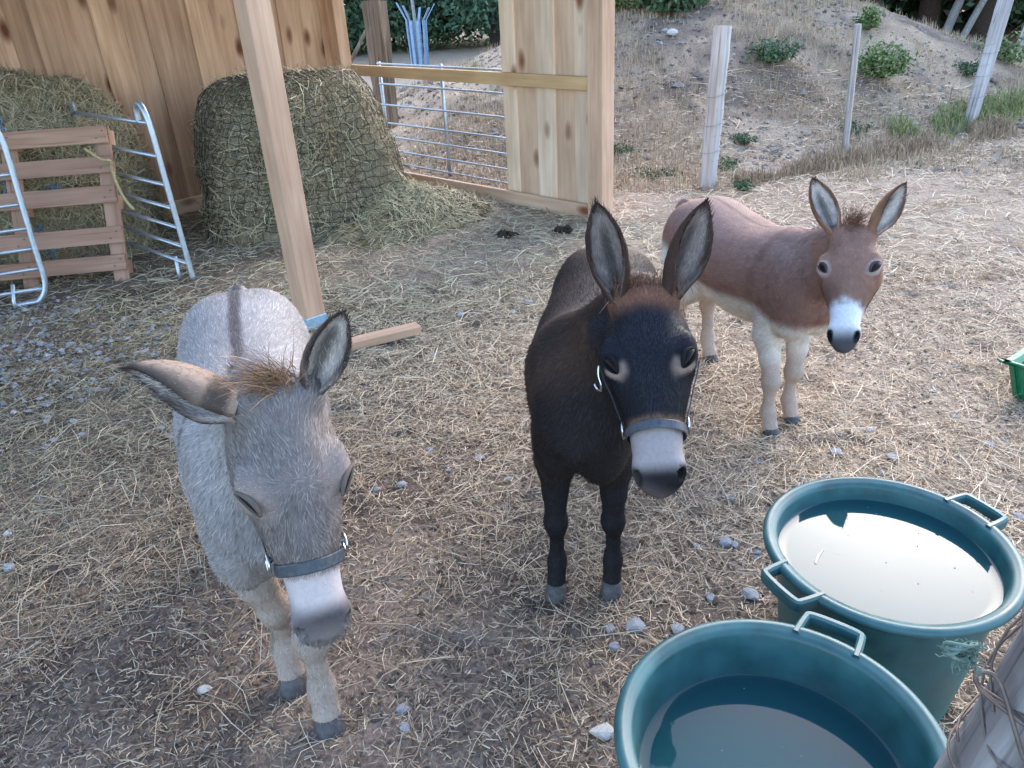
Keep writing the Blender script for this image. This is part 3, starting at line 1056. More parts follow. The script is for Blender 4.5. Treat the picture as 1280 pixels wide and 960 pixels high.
hurdle((-1.99, 4.71), (-0.73, 0.68), (-0.05, 0.06, 0), (0.10, 0.21, 0.33, 0.45, 0.59, 0.76, 0.95), 1.1, True,
       "grey metal hurdle with hooked top, end on between the pallet and the netted bale", False)
hurdle((-2.80, 4.50), (-0.93, -0.36), (-0.01, 0.10, 0), (0.07, 0.19, 0.31, 0.43, 0.57, 0.74, 0.93), 1.7, False,
       "grey metal hurdle leaning across the left of the pallet", True)

# ------------------------------------------------------------------ field gate outside the shelter
gate = empty("field_gate", (P2[0] + UF[0] * 0.3, P2[1] + UF[1] * 0.3, 0), label="galvanised tubular field gate seen through the open side of the shelter", cat="gate")
for z in (0.05, 0.17, 0.30, 0.43, 0.60, 0.79, 0.97):
    a, b_ = VF3 * 0.5 + np.array([0, 0, z]), VF3 * 2.95 + np.array([0, 0, z + 0.015])
    link("bar", mesh("bar", *tube_geo([a, (a + b_) / 2, b_], 0.0095, 8), M['galv']), gate)
for d in (0.5, 2.05, 2.95):
    link("upright", mesh("upright", *tube_geo([VF3 * d + np.array([0, 0, 0.03]) + UF3 * 0.02, VF3 * d + UF3 * 0.02 + np.array([0, 0, 1.0])], 0.016, 8), M['galv']), gate)

# ------------------------------------------------------------------ poles and wire fence
def rough_post(name, base, top, r0, r1, mat, n=12, seed=0, parent=None, square=False, flat_top=True):
    base, top = np.asarray(base, float), np.asarray(top, float)
    z = top - base
    L = np.linalg.norm(z)
    z /= L
    x = np.cross(z, [0.3, 1, 0.1])
    x /= np.linalg.norm(x)
    y = np.cross(z, x)
    rr = np.random.default_rng(seed)
    ks = 34 if n > 20 else 14
    V = []
    ang = np.linspace(0, 2 * np.pi, n, endpoint=False)
    prof = 1 + (0.10 if n < 20 else 0.012) * rr.normal(size=n)
    if square:
        prof = prof * np.minimum(1 / np.maximum(np.abs(np.cos(ang + 0.4)), 1e-3), 1 / np.maximum(np.abs(np.sin(ang + 0.4)), 1e-3)) * 0.85
    for k in range(ks):
        t = k / (ks - 1)
        r = (r0 + (r1 - r0) * t) * prof * (1 + (0.03 if n < 20 else 0.010) * rr.normal(size=n))
        if n > 20:
            q_ = np.stack([np.cos(ang), np.sin(ang), np.full(n, t * 3.2)], 1) + seed
            r = r * (1 + .16 * (fbm(q_ * np.array([1, 1, .5]), 2.2, 3) - .5) + .07 * (fbm(q_, 9, 3) - .5))
        V.append(np.stack([r * np.cos(ang), r * np.sin(ang), np.full(n, (t - 0.5) * L)], 1))
    V = np.concatenate(V)
    F = [(i * n + j, i * n + (j + 1) % n, (i + 1) * n + (j + 1) % n, (i + 1) * n + j) for i in range(ks - 1) for j in range(n)]
    V = np.vstack([V, [0, 0, L / 2 + 0.003], [0, 0, -L / 2]])
    T = [(len(V) - 2, (ks - 1) * n + j, (ks - 1) * n + (j + 1) % n) for j in range(n)] + [(len(V) - 1, (j + 1) % n, j) for j in range(n)]
    o = link(name, mesh(name, V, [np.array(F), np.array(T)], mat, smooth=False), parent)
    mid = (base + top) / 2
    o.matrix_local = Matrix(((x[0], y[0], z[0], mid[0]), (x[1], y[1], z[1], mid[1]), (x[2], y[2], z[2], mid[2]), (0, 0, 0, 1)))
    return o


tag(rough_post("wooden_pole", (-1.27, 9.3, -0.1), (-1.29, 9.5, 1.50), 0.105, 0.115, M['brown_pole'], 16, 3), "thick weathered split pole standing behind the field gate", "pole")
tag(tube("branch", smooth_path([(-2.25, 10.9, 0.25), (-2.05, 10.95, 0.55), (-1.80, 11.0, 0.90), (-1.6, 11.05, 1.2)], 14), np.linspace(.035, .02, 14), M['brown_pole'], None, 7), "thin bare branch leaning against the back of the thick pole", "branch")
fence = empty("wire_fence", (1.75, 6.45, 0), label="wire fence on grey wooden stakes along the foot of the mound", cat="fence")
FB = np.array([1.75, 6.45, 0])
fposts = [((1.72, 6.41), (1.79, 6.52), 1.22, 0.062, 0.066, True), ((3.28, 7.40), (3.24, 7.42), 1.11, 0.034, 0.032, True),
          ((4.82, 8.10), (4.99, 8.2), 1.16, 0.062, 0.070, True), ((6.9, 10.9), (7.1, 10.9), 0.75, 0.05, 0.05, True)]
tops = []
for k, (b0_, t0_, h, r0, r1, sq) in enumerate(fposts):
    zb = float(gz([b0_[0]], [b0_[1]], False)[0])
    rough_post("fence_post", np.array([*b0_, zb - 0.15]) - FB, np.array([*t0_, zb + h]) - FB, r0, r1, M['grey_wood'], 12, 30 + k, fence, sq)
    tops.append((np.array([*b0_, zb]), np.array([*t0_, zb + h])))
for fr in (0.18, 0.34, 0.5, 0.66):
    for k in range(len(tops) - 1):
        a = tops[k][0] + (tops[k][1] - tops[k][0]) * fr - FB
        b_ = tops[k + 1][0] + (tops[k + 1][1] - tops[k + 1][0]) * fr - FB
        a[1] -= 0.06
        b_[1] -= 0.06
        P = [a, (a + b_) / 2 + np.array([0, 0, -0.02]), b_]
        link("wire", mesh("wire", *tube_geo(smooth_path(P, 8), 0.0013, 4), M['wire']), fence)
for k in (0, 2):
    for fr in (0.25, 0.42, 0.60):
        c = tops[k][0] + (tops[k][1] - tops[k][0]) * fr - FB
        ax = tops[k][1] - tops[k][0]
        ang = np.linspace(0, 2 * np.pi, 16, endpoint=False)
        rr = 0.083
        link("wire_tie", mesh("wire_tie", *tube_geo(np.stack([c[0] + rr * np.cos(ang), c[1] + rr * np.sin(ang), c[2] + 0.02 * np.sin(ang + 1)], 1), 0.003, 4, closed=True), M['fence_wire']), fence)
tag(rough_post("stake", (7.35, 11.4, 0.0), (7.75, 11.6, 0.98), 0.06, 0.055, M['grey_wood'], 10, 77), "grey leaning stake at the far right edge beyond the fence", "stake")

# ------------------------------------------------------------------ near gate post with wires
npst = empty("gate_post", (0.384, 0.545, 0.016), label="thick weathered grey post close to the camera, bound with rusty wire", cat="post")
rough_post("post", (0.012, 0, -0.2), (0.012, 0.0, 1.36), 0.074, 0.072, M['near_wood'], 64, 5, npst)
npst.rotation_euler = (0, R(11), 0)
rr = random.Random(9)
for k, (z0, tilt, ph, turns) in enumerate(((0.80, 0.03, 0.4, 1.4), (0.85, -0.05, 2.0, 1.1), (0.93, 0.10, 1.2, 1.3), (0.985, 0.05, 4.0, 1.8))):
    ang = np.linspace(ph, ph + turns * 2 * np.pi, 50)
    rad = 0.070 + 0.003 * np.sin(ang * 5 + k)
    rad = rad + .008
    P = np.stack([.012 + rad * np.cos(ang), rad * np.sin(ang), z0 + tilt * np.cos(ang - 0.5) + 0.004 * (ang - ph)], 1)
    link("wire", mesh("wire", *tube_geo(P, 0.0015, 6), M['wire']), npst)
for k in range(5):
    x0 = -0.066 + 0.004 * k
    P = [(x0 + 0.01, -0.03, 1.12), (x0 - 0.008, -0.03 + .01 * k, 1.06), (x0 - 0.004, -0.036, 1.00), (x0 + 0.004, -0.045, 0.94), (x0 + 0.02, -0.055, 0.90)]
    link("wire", mesh("wire", *tube_geo(smooth_path(P, 24), 0.0019, 5), M['wire']), npst)
P = [(-0.060, -0.03, 0.90), (-0.085, 0.0, 0.905), (-0.098, 0.01, 0.918), (-0.092, 0.01, 0.928), (-0.08, 0.0, 0.925), (-0.066, -0.03, 0.89), (-0.055, -0.042, 0.868), (-0.045, -0.05, 0.86)]
link("wire_end", mesh("wire_end", *tube_geo(smooth_path(P, 40), 0.0026, 6), M['wire']), npst)
for zz, xx in ((0.866, -0.042), (0.80, -0.02)):
    P = [(xx - 0.012, -0.062, zz), (xx, -0.066, zz + 0.004), (xx + 0.012, -0.064, zz)]
    link("staple", mesh("staple", *tube_geo(smooth_path(P, 8), 0.0045, 6), M['fence_wire']), npst)
geos = []
nr = np.random.default_rng(4)
for k in range(60):
    c = np.array([-0.080, 0.0, 0.99])
    P = [c + nr.normal(0, 0.003, 3)]
    d = nr.normal(size=3)
    d[2] = abs(d[2]) * 0.5 - 0.45
    d[0] -= 0.5
    for q in range(6):
        d = d * 0.8 + nr.normal(0, 0.5, 3)
        P.append(P[-1] + d / (np.linalg.norm(d) + .01) * 0.0042)
    geos.append(tube_geo(smooth_path(P, 14), 0.0006, 4))
for k in range(3):
    ang = np.linspace(0, 5.5, 20)
    geos.append(tube_geo(np.stack([-0.088 + 0.016 * np.cos(ang), 0.006 * np.sin(ang * 2 + k), 0.995 + 0.009 * np.sin(ang) + .003 * k], 1), 0.0018, 5))
tw = link("twine", mesh("twine", *join(geos), M['green_twine']), None, (0.520, 0.545, -0.01))
tag(tw, "frayed tuft of pale green twine knotted to the near post", "twine")

# ------------------------------------------------------------------ water tubs
TUB_H, TUB_R = 0.42, 0.262


def tub(cx, cy, rz, zl, label, scale=1.0):
    root = empty("water_tub", (cx, cy, 0.0), rz, label=label, cat="tub", group="teal water tubs by the near post")
    r, h = TUB_R * scale, TUB_H
    prof = [(0.001, 0.004), (r * 0.74, 0.004), (r * 0.775, 0.02), (r * 0.93, h - 0.055), (r * 0.935, h - 0.045), (r * 0.975, h - 0.04), (r * 0.975, h - 0.012)]
    prof += [(r + 0.005 + 0.013 * math.cos(a), h - 0.012 + 0.012 * math.sin(a)) for a in np.linspace(-2.2, 2.6, 9)]
    prof += [(r * 0.955, h - 0.006), (r * 0.935, h - 0.018), (r * 0.92, h - 0.05), (r * 0.76, 0.022), (r * 0.72, 0.014), (0.001, 0.014)]
    link("shell", mesh("shell", *revolve_geo(prof, 96), M['tub']), root)
    rw_ = r * 0.76 + (r * 0.92 - r * 0.76) * (zl - 0.022) / (h - 0.072) + 0.0005
    nn = 96
    ang = np.linspace(0, 2 * np.pi, nn, endpoint=False)
    rings = [0.0, 0.3, 0.6, 0.9, 0.975, 1.0]
    V = np.concatenate([np.stack([rw_ * q * np.cos(ang), rw_ * q * np.sin(ang), np.full(nn, zl + (0.0025 if q == 1.0 else 0.0))], 1) for q in rings[1:]])
    V = np.vstack([V, [0, 0, zl]])
    F = [(i * nn + j, (i + 1) * nn + j, (i + 1) * nn + (j + 1) % nn, i * nn + (j + 1) % nn) for i in range(len(rings) - 2) for j in range(nn)]
    T = [(len(V) - 1, j, (j + 1) % nn) for j in range(nn)]
    link("water", mesh("water", V, [np.array(F), np.array(T)], M['water']), root)
    q_ = np.sqrt(RNG.uniform(0, .85, 14)) * rw_
    w_ = RNG.uniform(0, 2 * np.pi, 14)
    V, F = bits(np.stack([q_ * np.cos(w_), q_ * np.sin(w_), np.full(14, zl + 0.0005)], 1), RNG.uniform(.0008, .0022, 14), .4, 1)
    tag(link("flecks", mesh("flecks", V, F, M['crumb'], np.full((len(V), 3), .3), smooth=False), root), kind="stuff")
    for sg in (1, -1):
        hw = 0.058
        # bar handle: a rounded rectangular loop with a flat web
        pts_ = [(r - 0.012, -hw), (r + 0.04, -hw * 0.94), (r + 0.053, -hw * 0.8), (r + 0.056, 0), (r + 0.053, hw * 0.8), (r + 0.04, hw * 0.94), (r - 0.012, hw)]
        P = smooth_path([(sg * a, b_, h - 0.012) for a, b_ in pts_], 36)
        T_ = np.gradient(P, axis=0)
        T_ /= np.linalg.norm(T_, axis=1)[:, None]
        up_ = np.array([0, 0, 1.0])
        lat = np.cross(T_, up_)
        hx, hz = 0.0078, 0.0135
        ring = [(-1, -1), (1, -1), (1.0, 0.6), (0.5, 1), (-0.5, 1), (-1.0, 0.6)]
        V = np.concatenate([P + lat * (a * hx) + up_ * (b_ * hz) for a, b_ in ring]).reshape(len(ring), -1, 3).transpose(1, 0, 2).reshape(-1, 3)
        nr_ = len(ring)
        F = [(i * nr_ + j, i * nr_ + (j + 1) % nr_, (i + 1) * nr_ + (j + 1) % nr_, (i + 1) * nr_ + j) for i in range(len(P) - 1) for j in range(nr_)]
        link("handle", mesh("handle", V, np.array(F), M['tub'], smooth=False), root)
    return root


tub(0.842, 1.372, R(22), 0.366, "rear teal plastic tub, brim full and mirroring the pale sky", 0.985)
tub(0.428, 0.888, R(52), 0.304, "front teal plastic tub, half full, cut by the lower edge of the view", 1.02)
V, F = ribbons(np.array([[0.70, 1.40, 0.3675]]), np.array([0.9]), np.array([0.06]), np.array([0.005]), np.array([0.0]), np.array([0.0]), np.array([[0.05, 0.0]]))
tag(link("straw_stalk", mesh("straw_stalk", V, F, M['straw'], np.full((6, 3), 0.55) * np.array([1, .8, .55]), smooth=False)), "single straw stalk floating on the water of the rear tub", "straw")

# green tray at the right edge
tray = empty("feed_tray", (2.26, 2.60, 0), R(35), label="green plastic feed trough at the right edge of the paddock", cat="feed trough")
o_, i_ = (0.16, 0.28), (0.148, 0.268)
V, F = [], []
lv = [(0.78, 0.0), (0.92, 0.14), (1.06, 0.15), (1.06, 0.158), (0.97, 0.158), (0.90, 0.14), (0.76, 0.012)]
for q, z in lv:
    for sx, sy in ((-1, -1), (1, -1), (1, 1), (-1, 1)):
        for dx, dy in (((0.9, 1.0), (1.0, 0.9)) if sx * sy > 0 else ((1.0, 0.9), (0.9, 1.0))):
            V.append((sx * o_[0] * q * dx, sy * o_[1] * q * dy, z))
for i in range(len(lv) - 1):
    for j in range(8):
        F.append((i * 8 + j, i * 8 + (j + 1) % 8, (i + 1) * 8 + (j + 1) % 8, (i + 1) * 8 + j))
bm = bmesh.new()
bv = [bm.verts.new(v) for v in V]
for f in F:
    bm.faces.new([bv[q] for q in f])
bm.faces.new([bv[q] for q in range(7, -1, -1)])
bm.faces.new([bv[(len(lv) - 1) * 8 + q] for q in range(8)])
bmesh.ops.recalc_face_normals(bm, faces=bm.faces)
me = bpy.data.meshes.new("trough_body")
bm.to_mesh(me)
bm.free()
me.materials.append(M['tray'])
link("trough_body", me, tray)


# ------------------------------------------------------------------ vegetation
def leaf_cloud(C, n_per, rad, size, cols, colvar=0.25, flat=0.0):
    """leaf quads round clump centres C (k,3); rad (k,) ; cols (k,3)"""
    k = len(C)
    n = k * n_per
    P = np.repeat(C, n_per, 0) + RNG.normal(0, 1, (n, 3)) * np.repeat(rad, n_per)[:, None] * np.array([1, 1, 0.8])
    d = RNG.normal(0, 1, (n, 3))
    d /= np.linalg.norm(d, axis=1)[:, None]
    e = np.cross(d, RNG.normal(0, 1, (n, 3)))
    e /= np.linalg.norm(e, axis=1)[:, None] + 1e-9
    s = (size * RNG.uniform(0.6, 1.4, n))[:, None]
    V = np.stack([P - d * s, P - e * s * 0.45 + d * s * 0.1, P + d * s, P + e * s * 0.45 + d * s * 0.1], 1)
    F = (np.arange(n) * 4)[:, None] + np.arange(4)[None]
    c = np.repeat(cols, n_per, 0) * RNG.uniform(1 - colvar, 1 + colvar, (n, 1))
    return V.reshape(-1, 3), F, np.repeat(c, 4, 0)


def tree(x, y, h, cr, zlow, label, seed, leafcol, lean=(0, 0), tr=0.16, barkc=(0.07, 0.055, 0.045), clumps=64, per=230, ls=0.085, group=None):
    rr = np.random.default_rng(seed)
    z0 = float(gz([x], [y], False)[0])
    root = empty("tree", (x, y, z0), label=label, cat="tree", group=group)
    geos = []
    tp = smooth_path([(0, 0, -0.2), (lean[0] * .2 + rr.normal(0, .05), lean[1] * .2, h * .2), (lean[0] * .55 + rr.normal(0, .1), lean[1] * .55 + rr.normal(0, .1), h * .5), (lean[0], lean[1], h * .85)], 16)
    geos.append(tube_geo(tp, np.linspace(tr, tr * .25, 16) * (1 + .06 * rr.normal(size=16)), 10))
    ends = []
    for k in range(9):
        i = int(rr.integers(4, 14))
        a = rr.uniform(0, 2 * np.pi)
        Ln = cr * rr.uniform(.6, 1.0)
        P = tp[i] + np.array([[0, 0, 0], [math.cos(a) * Ln * .35, math.sin(a) * Ln * .35, Ln * .18], [math.cos(a) * Ln * .8, math.sin(a) * Ln * .8, Ln * rr.uniform(.1, .45)]])
        geos.append(tube_geo(smooth_path(P, 8), np.linspace(tr * .38, tr * .08, 8), 6))
        ends.append(P[2])
    V, F = join(geos)
    link("trunk", mesh("trunk", V, F, M['bark'], np.full((len(V), 3), 1.0) * np.array(barkc)), root)
    zc = (zlow + h) / 2
    hz = (h - zlow) / 2
    C = rr.normal(size=(clumps, 3))
    C /= np.linalg.norm(C, axis=1)[:, None]
    C *= rr.uniform(.35, 1.0, (clumps, 1)) ** .5
    C = C * np.array([cr, cr, hz]) + np.array([lean[0] * .6, lean[1] * .6, zc])
    nlow = clumps // 3                           # drooping lower skirt
    a = rr.uniform(0, 2 * np.pi, nlow)
    C[:nlow] = np.stack([np.cos(a) * cr * rr.uniform(.5, 1., nlow), np.sin(a) * cr * rr.uniform(.5, 1., nlow), zlow + rr.uniform(0, .9, nlow)], 1)
    tone = rr.uniform(.55, 1.5, (clumps, 1))
    V, F, c = leaf_cloud(C, per, np.full(clumps, cr * .17), ls, np.array(leafcol)[None] * tone)
    link("crown", mesh("crown", V, F, M['leaf'], c, smooth=False), root)
    return root


G1, G2 = (0.055, 0.100, 0.055), (0.070, 0.115, 0.055)
gt = "trees along the far side of the field"
tree(0.10, 24.6, 6.5, 2.3, 0.75, "dark green tree with bare trunk, right of the blue tree guard", 1, G1, tr=.22, clumps=90, group=gt)
tree(-2.5, 26.0, 6.8, 2.5, 0.35, "dark green tree directly behind the blue tree guard", 2, G2, clumps=90, group=gt)
tree(-4.9, 25.2, 6.4, 2.4, 0.35, "dark green tree seen left of the thick pole", 3, G1, clumps=90, group=gt)
tree(2.9, 28.5, 7.0, 2.6, 0.4, "green tree mostly hidden behind the shelter boards", 4, G2, group=gt)
tree(4.1, 21.5, 5.2, 1.9, 0.4, "green tree showing over the left shoulder of the mound", 5, (0.065, 0.115, 0.05), group=gt)
gr = "trees in the grove behind the mound"
tree(6.6, 19.0, 7.0, 2.4, 1.3, "slim grey leaning tree at the left of the grove", 6, G2, (0.9, 0.0), .07, (0.26, 0.26, 0.26), group=gr)
tree(8.2, 18.2, 7.5, 2.5, 1.5, "slender grey tree right of the leaning one in the grove", 7, G1, (1.6, 0.2), .07, (0.26, 0.26, 0.26), group=gr)
tree(8.9, 17.0, 8.0, 2.7, 1.9, "thick dark trunked tree in the middle of the grove", 8, G1, (-0.1, 0), .24, (0.045, 0.03, 0.024), group=gr)
tree(8.70, 16.2, 6.8, 1.9, 2.2, "pale grey slanting trunk in front of the dark thick one", 9, G2, (2.6, 0.3), .095, (0.25, 0.235, 0.23), group=gr)
tree(8.66, 15.6, 6.0, 1.8, 2.3, "pale grey trunk slanting more steeply, nearest of the grove", 10, G2, (3.4, 0.3), .07, (0.25, 0.235, 0.225), group=gr)
tree(9.72, 16.6, 8.0, 2.6, 1.7, "dark brown trunked tree behind the right fence stake", 11, G1, (0.1, 0.1), .22, (0.05, 0.036, 0.028), group=gr)
tree(13.0, 17.6, 7.0, 2.5, 0.9, "leafy green tree at the right end of the grove", 12, (0.055, 0.095, 0.045), (0.2, 0.1), .16, group=gr)

# far wood beyond, one mass
k = 520
C = np.stack([RNG.uniform(-34, 52, k), RNG.uniform(36, 46, k), RNG.uniform(0.2, 9.0, k)], 1)
near = np.stack([RNG.uniform(6.5, 22, 420), RNG.uniform(20.5, 24.0, 420), RNG.uniform(0.1, 5.0, 420)], 1)
C = np.vstack([C, near])
cols = np.array(G1)[None] * RNG.uniform(.35, 1.2, (len(C), 1))
cols[k:] *= np.array([1.0, .75, .8])
V, F, c = leaf_cloud(C, 70, np.full(len(C), 1.1), 0.22, cols)
tag(link("distant_wood", mesh("distant_wood", V, F, M['leaf'], c, smooth=False)), "dark mass of woodland beyond the field", None, None, "stuff")


def bush(name, x, y, rx, h, n, ls, colr, label, group=None, stems=10):
    z0 = float(gz([x], [y])[0])
    root = empty(name, (x, y, z0), label=label, cat="bush" if name == "bush" else "weed", group=group)
    geos, C = [], []
    for k in range(stems):
        a, r = RNG.uniform(0, 2 * np.pi), rx * math.sqrt(RNG.uniform(.02, 1))
        e = np.array([math.cos(a) * r, math.sin(a) * r, h * RNG.uniform(.45, 1) * (1 - .45 * (r / rx) ** 2)])
        P = np.array([[e[0] * .2, e[1] * .2, -.02], e * np.array([.6, .6, .6]), e])
        geos.append(tube_geo(smooth_path(P, 5), np.linspace(.006, .002, 5) * (1 + h), 4))
        for q in np.linspace(.3, 1, 5):
            C.append(e * np.array([.3 + .7 * q, .3 + .7 * q, q]))
    V, F = join(geos)
    link("stems", mesh("stems", V, F, M['bark'], np.full((len(V), 3), 1.0) * np.array((.10, .11, .05))), root)
    C = np.array(C)
    cc = lerp3(colr[0], colr[1], RNG.uniform(0, 1, len(C)))
    V, F, c = leaf_cloud(C, max(3, n // len(C)), np.full(len(C), rx * .17), ls, cc)
    V[:, 2] = np.maximum(V[:, 2], 0.0)
    link("leaves", mesh("leaves", V, F, M['leaf'], c, smooth=False), root)
    return root


GB = ((0.045, 0.085, 0.045), (0.095, 0.15, 0.07))
GL = ((0.08, 0.13, 0.045), (0.17, 0.22, 0.08))
bush("bush", 2.3, 10.5, 0.45, 0.42, 2600, .05, GB, "large green bush on the crest of the mound", stems=26)
bush("bush", 1.45, 10.9, 0.45, 0.5, 1600, .05, GL, "lighter green bush left of the large one on the crest", stems=18)
bush("weed", 3.05, 9.05, 0.26, 0.22, 1200, .022, GB, "low blue-green weed clump on the bare slope between the first two stakes", stems=18)
bush("weed", 4.25, 9.0, 0.33, 0.36, 1500, .028, GL, "green weed clump on the slope right of the thin stake", stems=20)
bush("weed", 4.45, 9.9, 0.22, 0.25, 500, .03, GL, "small spindly green weed above the clump by the thin stake", stems=9)
bush("weed", 5.45, 9.3, 0.22, 0.16, 500, .025, GB, "flat green weed near the tall right stake", stems=10)
bush("weed", 6.2, 9.9, 0.32, 0.35, 900, .03, GL, "bright green weed clump right of the tall stake", stems=14)
for k, (x_, y_) in enumerate(((1.15, 7.6), (1.4, 6.9), (2.1, 7.1), (2.4, 7.7), (0.75, 8.2), (3.6, 7.9), (1.95, 6.25))):
    bush("weed", x_, y_, RNG.uniform(.12, .24), RNG.uniform(.06, .12), 260, .018, GB, "low dull green weed patch " + ("just left of the first stake's foot", "at the very foot of the first stake", "right of the first stake", "upslope to the right of the first stake", "beside the end post of the shelter boards", "beyond the foot of the thin stake", "in front of the first stake")[k], "low weed patches on the slope", 8)


def blades(name, x, y, h, w, colr, label):
    n = len(x)
    z = gz(x, y)
    yaw = RNG.uniform(0, 2 * np.pi, n)
    d = np.stack([np.cos(yaw), np.sin(yaw), 0 * yaw], 1)
    lean = RNG.uniform(.1, .8, n)[:, None]
    P = np.stack([x, y, z - .01], 1)
    lat = np.stack([-np.sin(yaw), np.cos(yaw), 0 * yaw], 1) * (w / 2)
    hh = h[:, None]
    up = np.array([[0, 0, 1.0]])
    mid = P + up * hh * .6 + d * hh * lean * .25
    tip = P + up * hh * (1 - .3 * lean) + d * hh * lean * .8
    V = np.stack([P - lat, P + lat, mid - lat * .7, mid + lat * .7, tip], 1)
    b_ = (np.arange(n) * 5)[:, None]
    c = np.repeat(lerp3(colr[0], colr[1], RNG.uniform(0, 1, n)), 5, 0)
    o = link(name, mesh(name, V.reshape(-1, 3), [b_ + np.array([[0, 1, 3, 2]]), b_ + np.array([[2, 3, 4]])], M['leaf'], c, smooth=False))
    return tag(o, label, None, None, "stuff")


n = 9000
t = RNG.uniform(0, 1, n)
cl = RNG.normal(0, .5, n)
x = 3.9 + t * 4.0
y = 7.75 + t * 2.0 + .28 * cl
k_ = fbm(p3(x, y), 1.6, 2) > .40
x, y = x[k_], y[k_]
blades("grass", x, y, RNG.uniform(.04, .19, len(x)), .008, ((0.11, 0.15, 0.05), (0.36, 0.35, 0.15)), "strip of green grass along the foot of the fence")
n = 9000
t = RNG.uniform(0, 1, n)
x = 2.0 + t * 3.2
y = 6.55 + t * 1.45 + RNG.normal(0, .12, n)
k_ = fbm(p3(x, y) + 5, 1.5, 2) > .42
x, y = x[k_], y[k_]
blades("dry_grass", x, y, RNG.uniform(.05, .17, len(x)), .006, ((0.22, 0.15, 0.10), (0.42, 0.31, 0.20)), "strip of dry brown grass along the fence line")
x, y = scatter(60000, -2.5, 8.0, 6.3, 12.5, lambda a, b_: sstep(.42, .62, fbm(p3(a, b_) + 91, 1.2, 3)))
blades("dry_grass", x, y, .03 + .13 * RNG.uniform(0, 1, len(x)) ** 2.5, .006, ((0.27, 0.195, 0.12), (0.56, 0.43, 0.28)), "sparse dry grass tufts over the mound")

# tree guard round a sapling in the field
sap = empty("sapling", (-1.75, 19.9, float(gz([-1.75], [19.9])[0])), label="bare sapling stem standing inside the blue slatted guard", cat="sapling")
link("trunk", mesh("trunk", *tube_geo(smooth_path([(0, 0, -.1), (-.02, 0, .8), (-.06, .02, 1.8), (-.02, 0, 2.6)], 16), np.linspace(.05, .025, 16), 8), M['bark'], np.full((16 * 8 + 2, 3), .3)), sap)
V, F, c = leaf_cloud(np.array([[0, 0, 2.5], [.2, .1, 2.8], [-.2, 0, 2.9], [0, -.1, 3.2]]), 120, np.full(4, .18), .05, np.full((4, 3), 1.0) * np.array(G2))
link("crown", mesh("crown", V, F, M['leaf'], c, smooth=False), sap)
tg = empty("tree_guard", (-1.75, 19.9, float(gz([-1.75], [19.9])[0])), label="blue-grey slatted tree guard flaring open at the top in the dry field", cat="tree guard")
for k in range(9):
    a = k / 9 * 2 * np.pi
    P = np.array([math.cos(a) * .20, math.sin(a) * .20, 0])
    Q = np.array([math.cos(a) * .24, math.sin(a) * .24, .95])
    T3 = np.array([math.cos(a) * .46, math.sin(a) * .46, 1.28 + .08 * math.sin(k * 2.1)])
    sl = plank("slat", P, Q, .075, .02, M['guard'], tg, (-math.sin(a), math.cos(a), 0), .003)
    if k % 2 == 0:
        plank("slat", Q, T3, .055, .02, M['guard'], tg, (-math.sin(a), math.cos(a), 0), .003)


